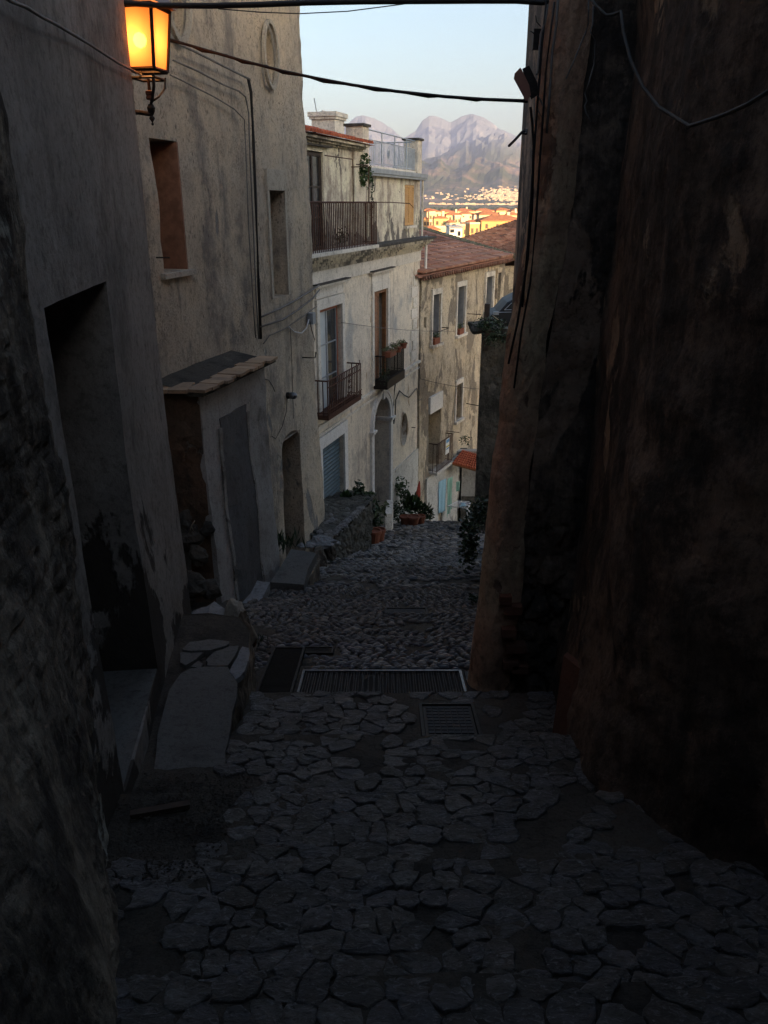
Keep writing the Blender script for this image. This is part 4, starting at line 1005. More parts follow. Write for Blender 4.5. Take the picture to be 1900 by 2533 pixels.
for s_ in (.45, 1.45):
    MB().tube([FP.p(s_ + .06 * math.sin(t), 1.05 + .1 * math.cos(t), -.03) for t in [x * .7 for x in range(10)]], .008, 4).build('scroll', M['rail_grey'], rl)
# downpipe
MB().tube([FP.p(3.30, .55, .03), FP.p(3.30, -.86, .03)], .028, 8).build('downpipe', M['trim'], pz)
MB().tube([FP.p(3.52, -.86, .1), FP.p(3.5, -1.85, .1), FP.p(3.62, -1.93, .16), FP.p(4.0, -1.93, .3)], .035, 8).build('downpipe', M['white'], pz)
# ironwork on upper balcony: drying frames
m = MB(); m.tube([FP.p(-4.55, .78, .36), FP.p(-3.1, .78, .36), FP.p(-3.1, .0, .36)], .010, 4); m.tube([FP.p(-2.2, .68, .0), FP.p(-2.2, .68, .38), FP.p(-2.2, 0, .38)], .012, 4)
m.tube([FP.p(-2.9, .70, .36), FP.p(-2.2, .70, .37)], .010, 4); m.tube([FP.p(-1.66, 0, .36), FP.p(-.6, .0, .37), FP.p(.9, -.03, .37), FP.p(1.2, -.12, .37)], .010, 4)
m.build('drying_frame', M['rust'], B3)
# ledge plants & vine
def foliage(name, c, rx, n, L, mat, label, cat='plant', group=None, stem=None, pot=None, up=False, extra=None):
    c = Vector(c); root = empty(name, c, label, cat, group)
    m = MB()
    for i in range(n):
        d = Vector((R.gauss(0, 1), R.gauss(0, 1), R.gauss(0, 1))).normalized() * (R.random() ** .45)
        cl = 1 + .35 * noise.noise(d * 2.5 + c)
        p = c + Vector((d.x * rx[0], d.y * rx[1], d.z * rx[2])) * cl
        m.leaf(p, L * R.uniform(.6, 1.3), L * R.uniform(.35, .6), (Vector((d.x * .8, d.y * .8, .8 + d.z)) + Vector((R.gauss(0, .3), R.gauss(0, .3), 0))) if up else None)
    m.build('foliage', mat, root, recalc=False)
    if stem: MB().tube([Vector(stem), c], .012, 5, .006).build('stem', M['twig'], root)
    if extra: extra(root)
    return root
def pot(c, r, h, label, group='terracotta pots by the palazzo door'):
    t = MB().lathe(c, [(r * .68, 0), (r * .95, h * .82), (r * 1.08, h * .82), (r * 1.08, h), (r * .9, h), (r * .85, h * .9)], 14)
    o = t.build('flower_pot', M['terracotta'], smooth=False); return tag(o, label, 'flower pot', group)
foliage('climbing_vine', FP.p(-1.75, .62, .1), (.22, .14, .36), 420, .09, M['leaf'], 'green climbing vine between the palazzo roof edge and the terrace pillar', 'vine')
foliage('trailing_creeper', FP.p(-1.05, .1, .06), (.05, .04, .48), 60, .07, M['leaf_dark'], 'thin dark creeper trailing down the wall below the terrace pillar', 'vine')
foliage('balcony_plant', FP.p(-3.2, -.62, .15), (.16, .12, .18), 90, .06, M['leaf_dark'], 'sparse green plant behind the top balcony bars')
for i, (s_, w_, l_) in enumerate(((-.62, .2, 'low green plant in the long box on the front left of the balcony rail'), (-.08, .15, 'pale green plant in the middle of the balcony rail'), (.42, .14, 'pale green plant at the far end of the balcony rail'))):
    foliage('trailing_plant', FP.p(s_, -3.30, .33), (w_, w_ * .8, .09), 170, .05, M['leaf_pale'], l_)
tag(MB().ob(FP.p(-.62, -3.46, .37), FP.d, FP.n, UP, -.24, .24, -.07, .07, 0, .13).build('planter_box', M['terracotta']), 'long terracotta trough hung on the balcony rail', 'planter')
pot(FP.p(-.05, -3.46, .38), .1, .13, 'terracotta pot in the middle of the balcony rail', 'pots on the balcony rail'); pot(FP.p(.42, -3.44, .38), .1, .14, 'terracotta pot at the far end of the balcony rail', 'pots on the balcony rail')
foliage('hanging_plant', FP.p(-.85, -3.85, .3), (.14, .1, .3), 120, .06, M['leaf_dark'], 'dark trailing plant at the near side of the flowered balcony')
# coil of cable below it
cable('cable', [FP.p(.35, -4.3, .2), FP.p(.7, -4.6, .06), FP.p(.72, -5.0, .04), FP.p(.64, -5.25, .05), FP.p(.7, -5.5, .05), FP.p(.82, -5.3, .05), FP.p(.86, -4.9, .05), FP.p(1.2, -4.72, .05), FP.p(1.7, -4.95, .04), FP.p(2.1, -5.1, .05)], .016, M['cable'], 'black cable coiled on the palazzo wall beside the arch')
tag(MB().tube([FP.p(2.6, -6.1, 0), FP.p(2.6, -6.1, .12)], .012, 5).build('iron_peg', M['iron']), 'short iron peg right of the oval opening', 'peg')
cable('cable', [FP.p(2.15, -5.1, .06), FP.p(2.9, -5.0, .06)] + [Vector(p) for p in sag(P(1035, 990, 23.2), P(1155, 905, 27.5), .25, 8)] + [P(1185, 890, 29.5)], .016, M['cable_grey'], 'grey cable bundle sagging along the peeling stone house')
cable('cable', [FP.p(3.0, -4.3, .06)] + sag(P(1040, 937, 23.1), P(1185, 962, 28), .05, 6), .008, M['cable'], 'thin dark wire crossing the peeling stone house')
cable('cable', sag(FP.p(-3.1, -2.35, .05), P(1180, 815, 28.5), .12, 14), .006, M['cable_grey'], 'thin wire strung from the palazzo across to the stone house')
# ================================================================ PEELING STONE HOUSE
FS = Frame((1.06, 23.3), (.427, .904), (.904, -.427))
sh_ = empty('stone_house', (2.5, 26, -10), 'long stone house with peeling plaster and an old tiled roof beyond the palazzo', 'house')
def ds(s, z): return fbm(s * .9, z * .8, 61) * .04 + fbm(s * 4, z * 4, 64) * .018 + .03 * math.sin(s * .8)
wins = [(.81, 1.42, -3.98, -2.53), (2.88, 3.60, -3.98, -2.49), (5.7, 6.5, -4.1, -2.40), (6.95, 7.3, -4.3, -2.35), (3.06, 3.62, -6.86, -5.64)]
wall('wall', FS, rect(0, 7.9, -13, -1.9), [(rect(*w_), .22) for w_ in wins] + [(rect(.3, .5, -3.43, -3.12), .2), (rect(.72, 1.72, -7.98, -6.08), .4)], M['stonehouse'], sh_, .13, 7, ds)
for i, (a, b, z0, z1) in enumerate(wins):
    wbox(FS, a - .1, b + .1, z0 - .1, z1 + .1, -.29, -.225, 'window_back', M['void'], sh_)
    if i < 3:
        m = MB(); m.ob(FS.p(0, 0), FS.d, FS.n, UP, b - .03, b - .005, -.20, .0, z0, z1); m.build('shutter_leaf', M['zinc'], sh_)
    jamb(FS, a, b, z0, z1, .09, .06, 'window_surround', M['trim' if i != 3 else 'stonehouse'], sh_, .16, base=-.02)
    if i in (0, 1, 4): wbox(FS, a - .12, b + .12, z0 - .09, z0 - .004, -.1, .13, 'window_sill', M['trim'], sh_)
wbox(FS, .2, .6, -3.6, -3.0, -.25, -.21, 'niche_back', M['void'], sh_); wbox(FS, .6, 1.85, -8.1, -6.0, -.46, -.41, 'door_panel', M['annex'], sh_)
wbox(FS, .70, 1.75, -6.08, -5.55, .0, .075, 'plaster_panel', M['door_trim'], sh_)
wall('whitewash', FS, rect(.5, 3.6, -13, -8.12), [(rect(1.55, 1.95, -10.2, -8.6), .1)], M['socle'], sh_, .2, .15, lambda s, z: fbm(s * 3, z * 3, 1) * .02, out=.09)
wbox(FS, 1.5, 2.0, -10.2, -8.5, .0, .015, 'dark_doorway', M['void'], sh_)
B4 = balcony(FS, .83, 2.2, .28, -7.98, -7.05, sh_, M['rust'], 13, .0)
wbox(FS, .80, 2.24, -8.06, -7.98, .0, .31, 'floor', M['trim'], B4)
m = MB(); m.tube([FS.p(2.2, -6.98, .0), FS.p(2.2, -6.98, .5)], .01, 4); m.build('washing_bar', M['rust'], B4)
pb = MB().ob(FS.p(1.62, -7.28, .31), FS.d, FS.n, UP, -.16, .16, 0, .01, -.28, .22).build('sign_sheet', M['white']); tag(pb, 'white sheet sign with blue and yellow hung on the small balcony', 'sign')
M['sblue'] = simple('sign_blue', (.12, .3, .55), .7); M['syel'] = simple('sign_yellow', (.6, .5, .1), .7)
for z0, z1, mt in ((.10, .2, 'sblue'), (-.05, .0, 'syel'), (-.12, -.08, 'sblue')): MB().ob(FS.p(1.62, -7.28, .325), FS.d, FS.n, UP, -.13, .13, 0, .004, z0, z1).build('printed_band', M[mt], pb)
for i, (w_, l_) in enumerate(((wins[0], 'terracotta trough with a small plant on the left window sill of the stone house'), (wins[1], 'terracotta trough with green leaves on the middle window sill of the stone house'))):
    t = tag(MB().ob(FS.p((w_[0] + w_[1]) / 2 - .05, w_[2], .02), FS.d, FS.n, UP, -.2, .2, -.09, .09, 0, .18).build('planter_box', M['terracotta']), l_, 'planter')
    m = MB()
    for k in range(60): m.leaf(FS.p((w_[0] + w_[1]) / 2 - .05 + R.uniform(-.18, .18), w_[2] + .2 + R.uniform(0, .14), .02 + R.uniform(-.08, .1)), .06)
    m.build('foliage', M['leaf'], t, recalc=False)
tag(MB().tube([FS.p(.7, -3.55, .03), FS.p(.7, -3.55, .3), FS.p(1.5, -3.55, .3), FS.p(1.5, -3.55, .03)], .012, 4).build('window_rail', M['iron']), 'thin iron bar in front of the left window of the stone house', 'rail')
tag(MB().tube([FS.p(3.9, -3.42, .0), FS.p(3.9, -3.42, .5)] , .012, 4).build('drying_bar', M['iron']), 'thin iron bar right of the middle window of the stone house', 'rail')
tag(MB().tube([FS.p(4.2, -6.5, .0), FS.p(4.2, -6.55, .7)], .014, 4).build('drying_bar', M['iron']), 'thin iron bar right of the lower window of the stone house', 'rail')
# roof
HP = Vector((1.58, 33.6, -1.0)); E0 = FS.p(-.3, -1.88, .22); E1 = FS.p(8.2, -1.84, .22)
A0 = HP - FS.d * 12
rf2 = MB().add([E0 - FS.d * .5, E1, HP, A0, FS.p(8.2, -1.84, -7.5), FS.p(-1, -1.84, -7.5), E0 - FS.d * .5 - UP * .05, E1 - UP * .05], [(0, 1, 2, 3), (1, 4, 2), (2, 4, 5, 3), (0, 1, 7, 6)]).build('roof', M['tile'], sh_)
rel = HP - FS.o; sP = rel.dot(FS.d); oP = rel.dot(FS.n)
tiles(FS, -.5, 8.2, .24, -1.84, oP, -1.0, 'roof_tile', M['tile'], rf2, w=.19, L=.36, clipf=lambda s, t: s < 8.2 + (sP - 8.2) * t if sP < 8.2 else True, r=.10)
# upper continuation of the roof plane beyond the wall end
m = MB()
for i in range(44):
    s = i * .19 - .4; m.lathe(FS.p(s, -1.93, .20), [(.05, 0), (.055, .12)], 6, FS.n); m.lathe(FS.p(s + .09, -1.99, .10), [(.045, 0), (.05, .12)], 6, FS.n)
tag(m.build('eave_tiles', M['tile_stuff'], rf2, recalc=False), kind='stuff')
m = MB()
for i in range(26):
    p = E1 + (HP - E1) * (i / 25); m.lathe(p, [(.09, -.1), (.12, .0), (.08, .1)], 6, (HP - E1).normalized())
tag(m.build('hip_mortar', M['moss'], rf2), kind='stuff')
# ================================================================ second shaded roof beyond
r2 = empty('hipped_roof_house', (6, 42, -6), 'house with a broad hipped clay roof in shade beyond the stone house', 'house')
F2 = Frame((.6, 38), (1, 0), (0, -1))
mm = MB(); L0, L1 = Vector((.6, 38, -2.48)), Vector((17, 38, -2.48)); H0, H1 = Vector((7.8, 50, -1.0)), Vector((17, 50, -1.0))
mm.add([L0, L1, H1, H0, Vector((4.6, 51, -6)), Vector((17, 60, -4))], [(0, 1, 2, 3), (0, 3, 4), (3, 2, 5, 4)])
rr = mm.build('roof', M['tile'], r2)
MB().box(5.5, 16.6, 38.6, 49, -16, -2.75).build('wall', M['stonehouse'], r2)
st = MB(); cnt = 0
for j in range(34):
    t0 = j / 34; y0 = 38 + 12 * t0; z0 = -2.48 + 1.48 * t0; x = .6 + 7.2 * t0
    y1 = 38 + 12 * (j + 1.06) / 34; z1 = -2.48 + 1.48 * (j + 1.06) / 34
    while x < 12:
        w_ = .24; m = MB(); zj = R.uniform(0, .012)
        m.add([(x, y0, z0 + .05 + zj), (x + w_ * .5, y0, z0 + .09 + zj), (x + w_, y0, z0 + .05 + zj), (x + w_, y1, z1 + .012), (x + w_ * .5, y1, z1 + .04), (x, y1, z1 + .012), (x, y0, z0), (x + w_, y0, z0)], [(0, 1, 4, 5), (1, 2, 3, 4), (0, 1, 2, 7, 6)])
        u_ = 950 + (x / y0) * 2000
        if j < 26 and j > 4 and 1100 < u_ < 1280 and cnt < 300 and (x - .6 - 7.2 * t0) < 3: m.build('roof_tile', M['tile'], rr, recalc=False); cnt += 1
        else: st.add(m.v, m.f)
        x += w_
tag(st.build('roof_tiles', M['tile_stuff'], rr, recalc=False), kind='stuff')
# sunlit roof further down, seen through the narrow gap
r3 = empty('sunlit_roof_house', (16, 108, -20), 'sunlit orange tiled house seen through the gap beside the dark column', 'house')
F3 = Frame((11, 104), (.95, .3), (.3, -.95))
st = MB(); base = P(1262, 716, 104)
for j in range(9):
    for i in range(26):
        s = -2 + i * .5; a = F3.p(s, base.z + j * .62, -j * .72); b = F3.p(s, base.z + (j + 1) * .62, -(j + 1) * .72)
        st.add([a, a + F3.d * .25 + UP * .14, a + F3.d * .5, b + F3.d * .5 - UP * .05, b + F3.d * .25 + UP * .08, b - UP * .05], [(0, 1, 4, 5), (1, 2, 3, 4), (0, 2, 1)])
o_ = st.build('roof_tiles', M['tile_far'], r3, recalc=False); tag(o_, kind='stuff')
MB().ob(F3.p(0, 0), F3.d, F3.n, UP, -1.8, 10.6, -8, -.3, -25, base.z).build('wall', M['trim'], r3)
# ================================================================ awning porch and laundry
pw = empty('porch_wall', (2.8, 26.3, -10), 'small porch wall of grey plaster and dark stone under the red tiled awning', 'wall')
FPo = Frame((2.2, 26.35), (1, 0), (0, -1))
wall('plaster_wall', FPo, rect(0, 1.6, -10.2, -8.0), [(rect(.14, .52, -10.2, -8.15), .3)], M['annex'], pw, .15, .3)
wall('stone_base', FPo, rect(.53, 1.6, -12, -9.65), [], M['garden'], pw, .1, .3, lambda s, z: fbm(s * 5, z * 5, 2) * .04, out=.05)
MB().box(2.2, 2.9, 26.7, 26.75, -12, -8).build('doorway_dark', M['void'], pw)
aw = empty('tiled_awning', P(1150, 1140, 25.8), 'small awning of red clay tiles over the porch door', 'awning')
a0, a1, a2, a3 = P(1119, 1147, 25.1), P(1177, 1163, 25.1), P(1184, 1126, 26.35), P(1144, 1115, 26.35)
MB().add([a0, a1, a2, a3, a0 - UP * .05, a1 - UP * .05, a2 - UP * .05, a3 - UP * .05], [(0, 1, 2, 3), (4, 7, 6, 5), (0, 4, 5, 1), (1, 5, 6, 2), (3, 7, 4, 0)]).build('board', M['wood_brown'], aw)
for j in range(7):
    for i in range(9):
        f0, f1 = i / 9, (i + .94) / 9; g0, g1 = j / 7, min(1, (j + 1.15) / 7)
        def bil(f, g): return (a0 * (1 - f) + a1 * f) * (1 - g) + (a3 * (1 - f) + a2 * f) * g
        q = [bil(f0, g0) + UP * .05, bil((f0 + f1) / 2, g0) + UP * .09, bil(f1, g0) + UP * .05, bil(f1, g1) + UP * .015, bil((f0 + f1) / 2, g1) + UP * .055, bil(f0, g1) + UP * .015, bil(f0, g0), bil(f1, g0)]
        MB().add(q, [(0, 1, 4, 5), (1, 2, 3, 4), (6, 0, 1, 2, 7)]).build('roof_tile', M['tile_red'], aw, recalc=False)
foliage('hanging_plant', P(1152, 1088, 26), (.22, .15, .2), 130, .07, M['leaf_dark'], 'dark plant growing on the wall above the red tiled awning')
def towel(name, a, b, zb, mat, label, skew=0.):
    """cloth hanging between top corners a,b down to height zb"""
    def f(u, v):
        p = a + (b - a) * u; z = p.z + (zb + skew * u - p.z) * v
        n_ = (b - a).cross(UP).normalized()
        return Vector((p.x, p.y, z)) + n_ * (.025 * math.sin(u * 11 + v * 1.5) * (.3 + v) + .02 * fbm(u * 3, v * 3, a.x))
    o = surf(name, f, 16, 14, mat)
    s_ = o.modifiers.new('cloth_thickness', 'SOLIDIFY'); s_.thickness = .006
    return tag(o, label, 'laundry')
a, b = P(1085, 1192, 24.6), P(1104, 1184, 24.9); towel('hanging_towel', a, b, P(1090, 1272, 24.6).z, M['sheet_blue'], 'long pale blue towel hanging below the small balcony')
a, b = P(1107, 1184, 24.9), P(1120, 1179, 25.1); towel('hanging_towel', a, b, P(1110, 1281, 24.9).z, M['sheet_green'], 'pale green towel hanging right of the pale blue towel', .25)
a, b = P(1078, 1200, 24.5), P(1086, 1196, 24.65); towel('hanging_shirt', a, b, P(1080, 1256, 24.5).z, M['sheet_lilac'], 'lilac-grey shirt hanging left of the pale blue towel')
cable('clothes_line', [P(1070, 1203, 24.4), P(1085, 1191, 24.6), P(1104, 1183, 24.9), P(1122, 1177, 25.2)], .006, M['cable_white'], 'clothes line carrying the towels', cat='line')
towel('hanging_cloth', P(1128, 1192, 25.0), P(1138, 1190, 25.1), P(1130, 1216, 25.0).z, M['sheet_green'], 'small crumpled teal cloth hanging in the porch doorway')
dr = empty('drying_rack', P(1140, 1290, 21.6), 'white folding drying rack with small white washing outside the porch', 'drying rack')
c = [P(1108, 1252, 21.3), P(1152, 1257, 21.1), P(1167, 1241, 22.0), P(1134, 1239, 22.2)]
m = MB(); m.tube(c + [c[0]], .012, 5)
for k in range(1, 9): m.tube([c[0] + (c[1] - c[0]) * k / 9, c[3] + (c[2] - c[3]) * k / 9], .005, 4)
m.build('frame', M['white'], dr)
for p in c: MB().tube([p, Vector((p.x + (.15 if p in c[:2] else -.1), p.y, G0(p.y) - .05))], .010, 5).build('leg', M['white'], dr)
for i in range(7):
    p = c[0] + (c[1] - c[0]) * R.uniform(.2, .85) + (c[3] - c[0]) * R.uniform(.1, .8)
    o = MB(); o.tube([p - X_ * .07, p + X_ * .02 + UP * .02, p + X_ * .07], .035, 6, .02); tag(o.build('laundry_item', M[R.choice(['white', 'sheet_lilac', 'sheet_blue'])]), 'small crumpled piece of washing lying on the drying rack', 'laundry', 'washing on the drying rack')
towel('hanging_cloth', c[1] + X_ * .02, c[1] + (c[2] - c[1]) * .5 + X_ * .03, c[1].z - .28, M['white'], 'small white cloth hanging off the right side of the drying rack')
# ================================================================ red thing, plants by the door
fp = empty('folded_parasol', P(1036, 1250, 22.2), 'narrow red folded parasol leaning on the corner of the stone house', 'parasol')
MB().tube([P(1030, 1262, 22.0), P(1038, 1190, 22.3)], .012, 5).build('pole', M['wood_brown'], fp)
MB().lathe(P(1032, 1248, 22.05), [(.02, 0), (.06, .1), (.075, .3), (.05, .5), (.02, .66), (.005, .7)], 8, (P(1038, 1190, 22.3) - P(1032, 1248, 22.05)).normalized()).build('canopy', M['red'], fp)
def gpt(u, v): # point on the alley ground under pixel
    Y = 5.
    for _ in range(60):
        q, r = ray(u, v); e = r * Y - G0(Y); Y += -e / (r + .33) * .8 if abs(r + .33) > .02 else 0
    return Vector((q * Y, Y, G0(Y)))
D_ = M['leaf_dark']; Lf = M['leaf']
foliage('potted_tree', P(990, 1205, 20.9), (.24, .2, .32), 190, .11, Lf, 'small bushy tree in a pot right of the arched doorway', 'potted tree', stem=P(1003, 1290, 20.8))
foliage('potted_plant', P(980, 1265, 20.6), (.35, .25, .32), 330, .10, D_, 'dark bush below the small potted tree', group=None)
foliage('potted_plant', P(1018, 1245, 20.9), (.28, .2, .28), 160, .20, Lf, 'bright sword-leaved plant in a terracotta pot', up=True)
foliage('potted_plant', P(1047, 1265, 21.2), (.28, .2, .25), 160, .14, D_, 'spiky dark plant right of the sword-leaved plant', up=True)
foliage('potted_plant', P(1064, 1277, 21.4), (.14, .12, .18), 90, .10, Lf, 'pale-edged small plant at the right end of the potted plants')
foliage('potted_plant', P(1000, 1228, 20.9), (.16, .12, .22), 110, .09, D_, 'narrow dark shrub around the trunk of the potted tree')
for i, (u, y, r_) in enumerate(((1003, 20.1, .15), (1022, 20.05, .17), (1040, 20.3, .13))):
    p = P(u, 1303, y); pot(Vector((p.x, y, G0(y) - .02)), r_, .32, ['left terracotta pot of the group right of the doorway', 'middle and largest terracotta pot right of the doorway', 'right terracotta pot of the group right of the doorway'][i])
foliage('potted_plant', P(918, 1290, 15.6), (.30, .25, .55), 520, .12, D_, 'large dark bushy plant in front of the ramp wall end')
foliage('potted_plant', P(905, 1345, 15.2), (.22, .2, .30), 240, .10, D_, 'low dark plant under the large dark bush')
foliage('potted_plant', P(888, 1212, 16.6), (.15, .14, .22), 110, .12, D_, 'leafy plant standing before the shutter corner left of the door')
foliage('potted_plant', P(913, 1232, 16.6), (.16, .12, .2), 110, .11, Lf, 'pale-leaved plant left of the arched doorway')
foliage('spiky_plant', P(858, 1228, 16.3), (.10, .08, .12), 50, .2, Lf, 'small spiky aloe beside the roller shutter', up=True)
foliage('potted_plant', P(953, 1258, 18.6), (.12, .1, .18), 70, .11, M['leaf_pale'], 'yellowish broad-leaved plant on the white wall end')
for i, (u, y, r_) in enumerate(((925, 15.0, .15), (938, 15.3, .13))):
    p = P(u, 1365, y); pot(Vector((p.x, y, G0(y) - .02)), r_, .34, ['terracotta pot nearest the ramp wall', 'terracotta pot behind the nearest one by the ramp wall'][i])
wst = MB()
for i, (u, v, y, hh) in enumerate(((962, 1255, 18.6, .7),)):
    p = P(u, v, y); wst.prism([(p.x - .09, y - .5), (p.x + .07, y - .4), (p.x + .12, y + .5), (p.x - .05, y + .5)], p.z - 1.4, p.z, .02)
tag(wst.build('white_wall_end', M['socle']), 'stubby flaking white wall end beside the arched doorway', 'wall')
# ramp / platform in front of the garage
rp = empty('stone_ramp', (-.9, 14.5, -5.6), 'stone-paved ramp with a rubble side wall leading to the roller shutter', 'ramp')
tp = [Vector(p) for p in ((-.87, 12.2, -5.22), (-.35, 13.8, -5.28), (-.33, 14.6, -5.45), (-.75, 17.6, -6.3), (-1.6, 15.6, -5.75), (-1.5, 12.6, -5.15))]
def framp(u, v):
    a = tp[0] + (tp[1] - tp[0]) * u; b = tp[5] + (Vector((-1.9, 14.5, -5.5)) - tp[5]) * u
    p = a + (b - a) * v; return p + UP * (fbm(p.x * 6, p.y * 6, 1) * .02 - .10 * smooth((u - .45) * 20) * (v > .0) )
def ftop(u, v):
    p0 = tp[0] + (tp[1] - tp[0]) * min(u * 1.7, 1); 
    if u * 1.7 > 1: p0 = tp[1] + (Vector((-.15, 17.3, -6.25)) - tp[1]) * ((u * 1.7 - 1) / .7)
    p1 = Vector((-1.75, 12.4 + 5 * u, -5.12 - 1.0 * smooth((u - .25) * 1.5)))
    p = p0 + (p1 - p0) * v; vd = noise.voronoi(p * 5)[0]
    return p + UP * (.03 * clamp((vd[1] - vd[0]) * 3) - .02 + .02 * (int(u * 4) % 2) * 0)
surf('paved_top', ftop, 110, 50, M['stone_sheet'] if 'stone_sheet' in M else M['garden'], rp, sm=False)
def fside(u, v):
    p0 = tp[0] + (tp[1] - tp[0]) * u if u < .8 else tp[1] + (Vector((-.15, 17.3, -6.25)) - tp[1]) * ((u - .8) / .2)
    if u < .8: p0 = tp[0] + (tp[1] - tp[0]) * (u / .8)
    p = p0 - UP * (1.5 * v); vd = noise.voronoi(Vector((p.x * 5, p.y * 6, p.z * 6)))[0]
    return p + Vector((.93, -.36, 0)) * (.06 * clamp((vd[1] - vd[0]) * 2.5) - .03 + .06 * v) - (UP * .0)
surf('rubble_side', fside, 150, 40, M['garden'], rp, sm=False)
surf('near_end', lambda u, v: tp[5] + (tp[0] - tp[5]) * u - UP * (1.5 * v) + Y_ * (-.04 * abs(fbm(u * 5, v * 5, 1))), 24, 20, M['garden'], rp, sm=False)
for i in range(14):   # capstones on the ramp edge
    t = (i + .5) / 14; p = tp[0] + (tp[1] - tp[0]) * t
    rock('capstone', p + Vector((-.05, .02, .0)), (R.uniform(.06, .1), R.uniform(.06, .09), .045), M['stone'], parent=rp, seed=60 + i, n=10)
for i in range(40):
    u, v = R.random() * .6, R.uniform(.1, .9); p = ftop(u, v)
    rock('paving_stone', p + UP * -.01, (R.uniform(.05, .1), R.uniform(.05, .09), .03), M['stone'], parent=rp, seed=80 + i, n=8)
# ================================================================ RIGHT SIDE: retaining wall, bush, car
gw = empty('retaining_wall', (2.9, 18, -8), 'dark rough retaining wall with an overgrown bulging coping beyond the right-hand column', 'wall')
FG = Frame((2.18, 18), (1, -.2), (-.2, -1))
wall('wall', FG, [(0, -13), (3.5, -13), (3.5, -2.75), (.0, -2.75)], [], M['garden'], gw, .12, 1.2, lambda s, z: fbm(s * 2, z * 2, 1) * .05 + fbm(s * 7, z * 7, 2) * .02)
rock('coping', P(1185, 812, 17.95) + Vector((.10, .2, 0)), (.34, .3, .15), M['garden'], parent=gw, seed=3, n=20)
MB().ob(FG.p(0, 0), FG.d, FG.n, UP, .0, 3.5, -.3, .06, -2.76, -2.6).build('coping_slab', M['garden'], gw)
foliage('wall_shrub', P(1215, 800, 17.8), (.42, .25, .16), 420, .07, D_, 'dark scrubby plants on top of the retaining wall', 'shrub')
foliage('wall_shrub', P(1225, 835, 17.6), (.3, .15, .22), 200, .07, D_, 'dark creeper hanging over the retaining wall', 'shrub')
tag(MB().box(*(lambda p: (p.x - .055, p.x + .055, 17.9, 18.0, p.z - .6, P(1204, 752, 17.9).z))(P(1204, 800, 17.9))).build('wooden_post', M['wood_dark']), 'dark square post standing on the retaining wall', 'post')
cable('twig', [P(1218, 780, 17.5), P(1233, 791, 17.5)], .012, M['twig'], 'pale stick lying on the retaining wall', cat='twig')
cr = empty('parked_car', P(1275, 790, 20.5) - UP * .0, 'dark parked car whose curved roof and side window show above the retaining wall', 'car')
cb = P(1262, 792, 20.2)          # base of the visible side, car half hidden behind the column
prof = [(-.62, 0), (-.64, .22), (-.55, .30), (-.38, .36), (-.18, .60), (.10, .74), (.5, .80), (1.1, .80), (1.5, .7), (1.9, .45), (2.3, .38), (2.4, .2), (2.4, 0)]
def carsec(y, k, zk=0): return [Vector((cb.x + p[0] * k + .3 * (1 - k) * 2, cb.y + y, cb.z + p[1] * (1 if p[1] < .4 else 1 - (1 - k) * .4) - .1)) for p in prof]
m = MB(); secs = [carsec(-.55, .93), carsec(-.5, .98), carsec(.0, 1), carsec(.5, .98), carsec(.55, .93)]
for s_ in secs: m.v += [tuple(p) for p in s_]
npf = len(prof)
for i in range(4):
    for k in range(npf - 1): m.f.append((i * npf + k, i * npf + k + 1, (i + 1) * npf + k + 1, (i + 1) * npf + k))
m.f.append(tuple(range(npf))); m.f.append(tuple(range(4 * npf, 5 * npf)))
m.build('body', M['car'], cr, smooth=False)
ws = [(-.26, .42), (-.10, .58), (.14, .68), (.5, .72), (.5, .44)]
MB().add([Vector((cb.x + x + .02, cb.y - .562, cb.z + z - .1)) for x, z in ws] + [Vector((cb.x + x + .02, cb.y - .57, cb.z + z - .1)) for x, z in ws], [(5, 6, 7, 8, 9), (0, 1, 6, 5), (1, 2, 7, 6), (2, 3, 8, 7), (3, 4, 9, 8), (4, 0, 5, 9)]).build('side_window', M['glass'], cr)
MB().tube([Vector((cb.x + x + .02, cb.y - .575, cb.z + z - .1)) for x, z in ws + ws[:1]], .009, 4).build('window_trim', M['chrome'], cr)
MB().tube([Vector((cb.x - .5, cb.y - .57, cb.z + .26)), Vector((cb.x + .6, cb.y - .575, cb.z + .28))], .01, 4).build('side_moulding', M['chrome'], cr)
MB().ob(Vector((cb.x - .40, cb.y - .6, cb.z + .24)), X_, Y_, UP, -.1, .02, -.04, .04, -.03, .04).build('mirror', M['zinc'], cr)
for sx in (-.1, 1.8):
    wh = MB().lathe(Vector((cb.x + sx, cb.y - .5, cb.z - .2)), [(.24, -.08), (.26, 0), (.24, .08)], 16, Y_).build('wheel', M['cable'], cr)
    MB().lathe(Vector((cb.x + sx, cb.y - .6, cb.z - .2)), [(.14, -.01), (.13, .01)], 12, Y_).build('rim', M['steel'], wh)
MB().box(3.2, 6, 19.4, 24, cb.z - .9, cb.z - .55).build('terrace_floor', M['concrete'], gw)
tag(bpy.data.objects['parked_car'], group=None)
foliage('alley_bush', P(1160, 1340, 9.6), (.14, .25, .42), 520, .075, D_, 'dark ivy bush spilling over the pebbles from behind the right-hand column', 'bush')
foliage('alley_bush', P(1185, 1270, 10.2), (.18, .3, .30), 320, .075, D_, 'upper part of ivy bush beside the drying rack', 'bush')
foliage('alley_bush', P(1172, 1478, 7.9), (.06, .08, .06), 50, .05, D_, 'small ivy sprig low against the right-hand column', 'bush')
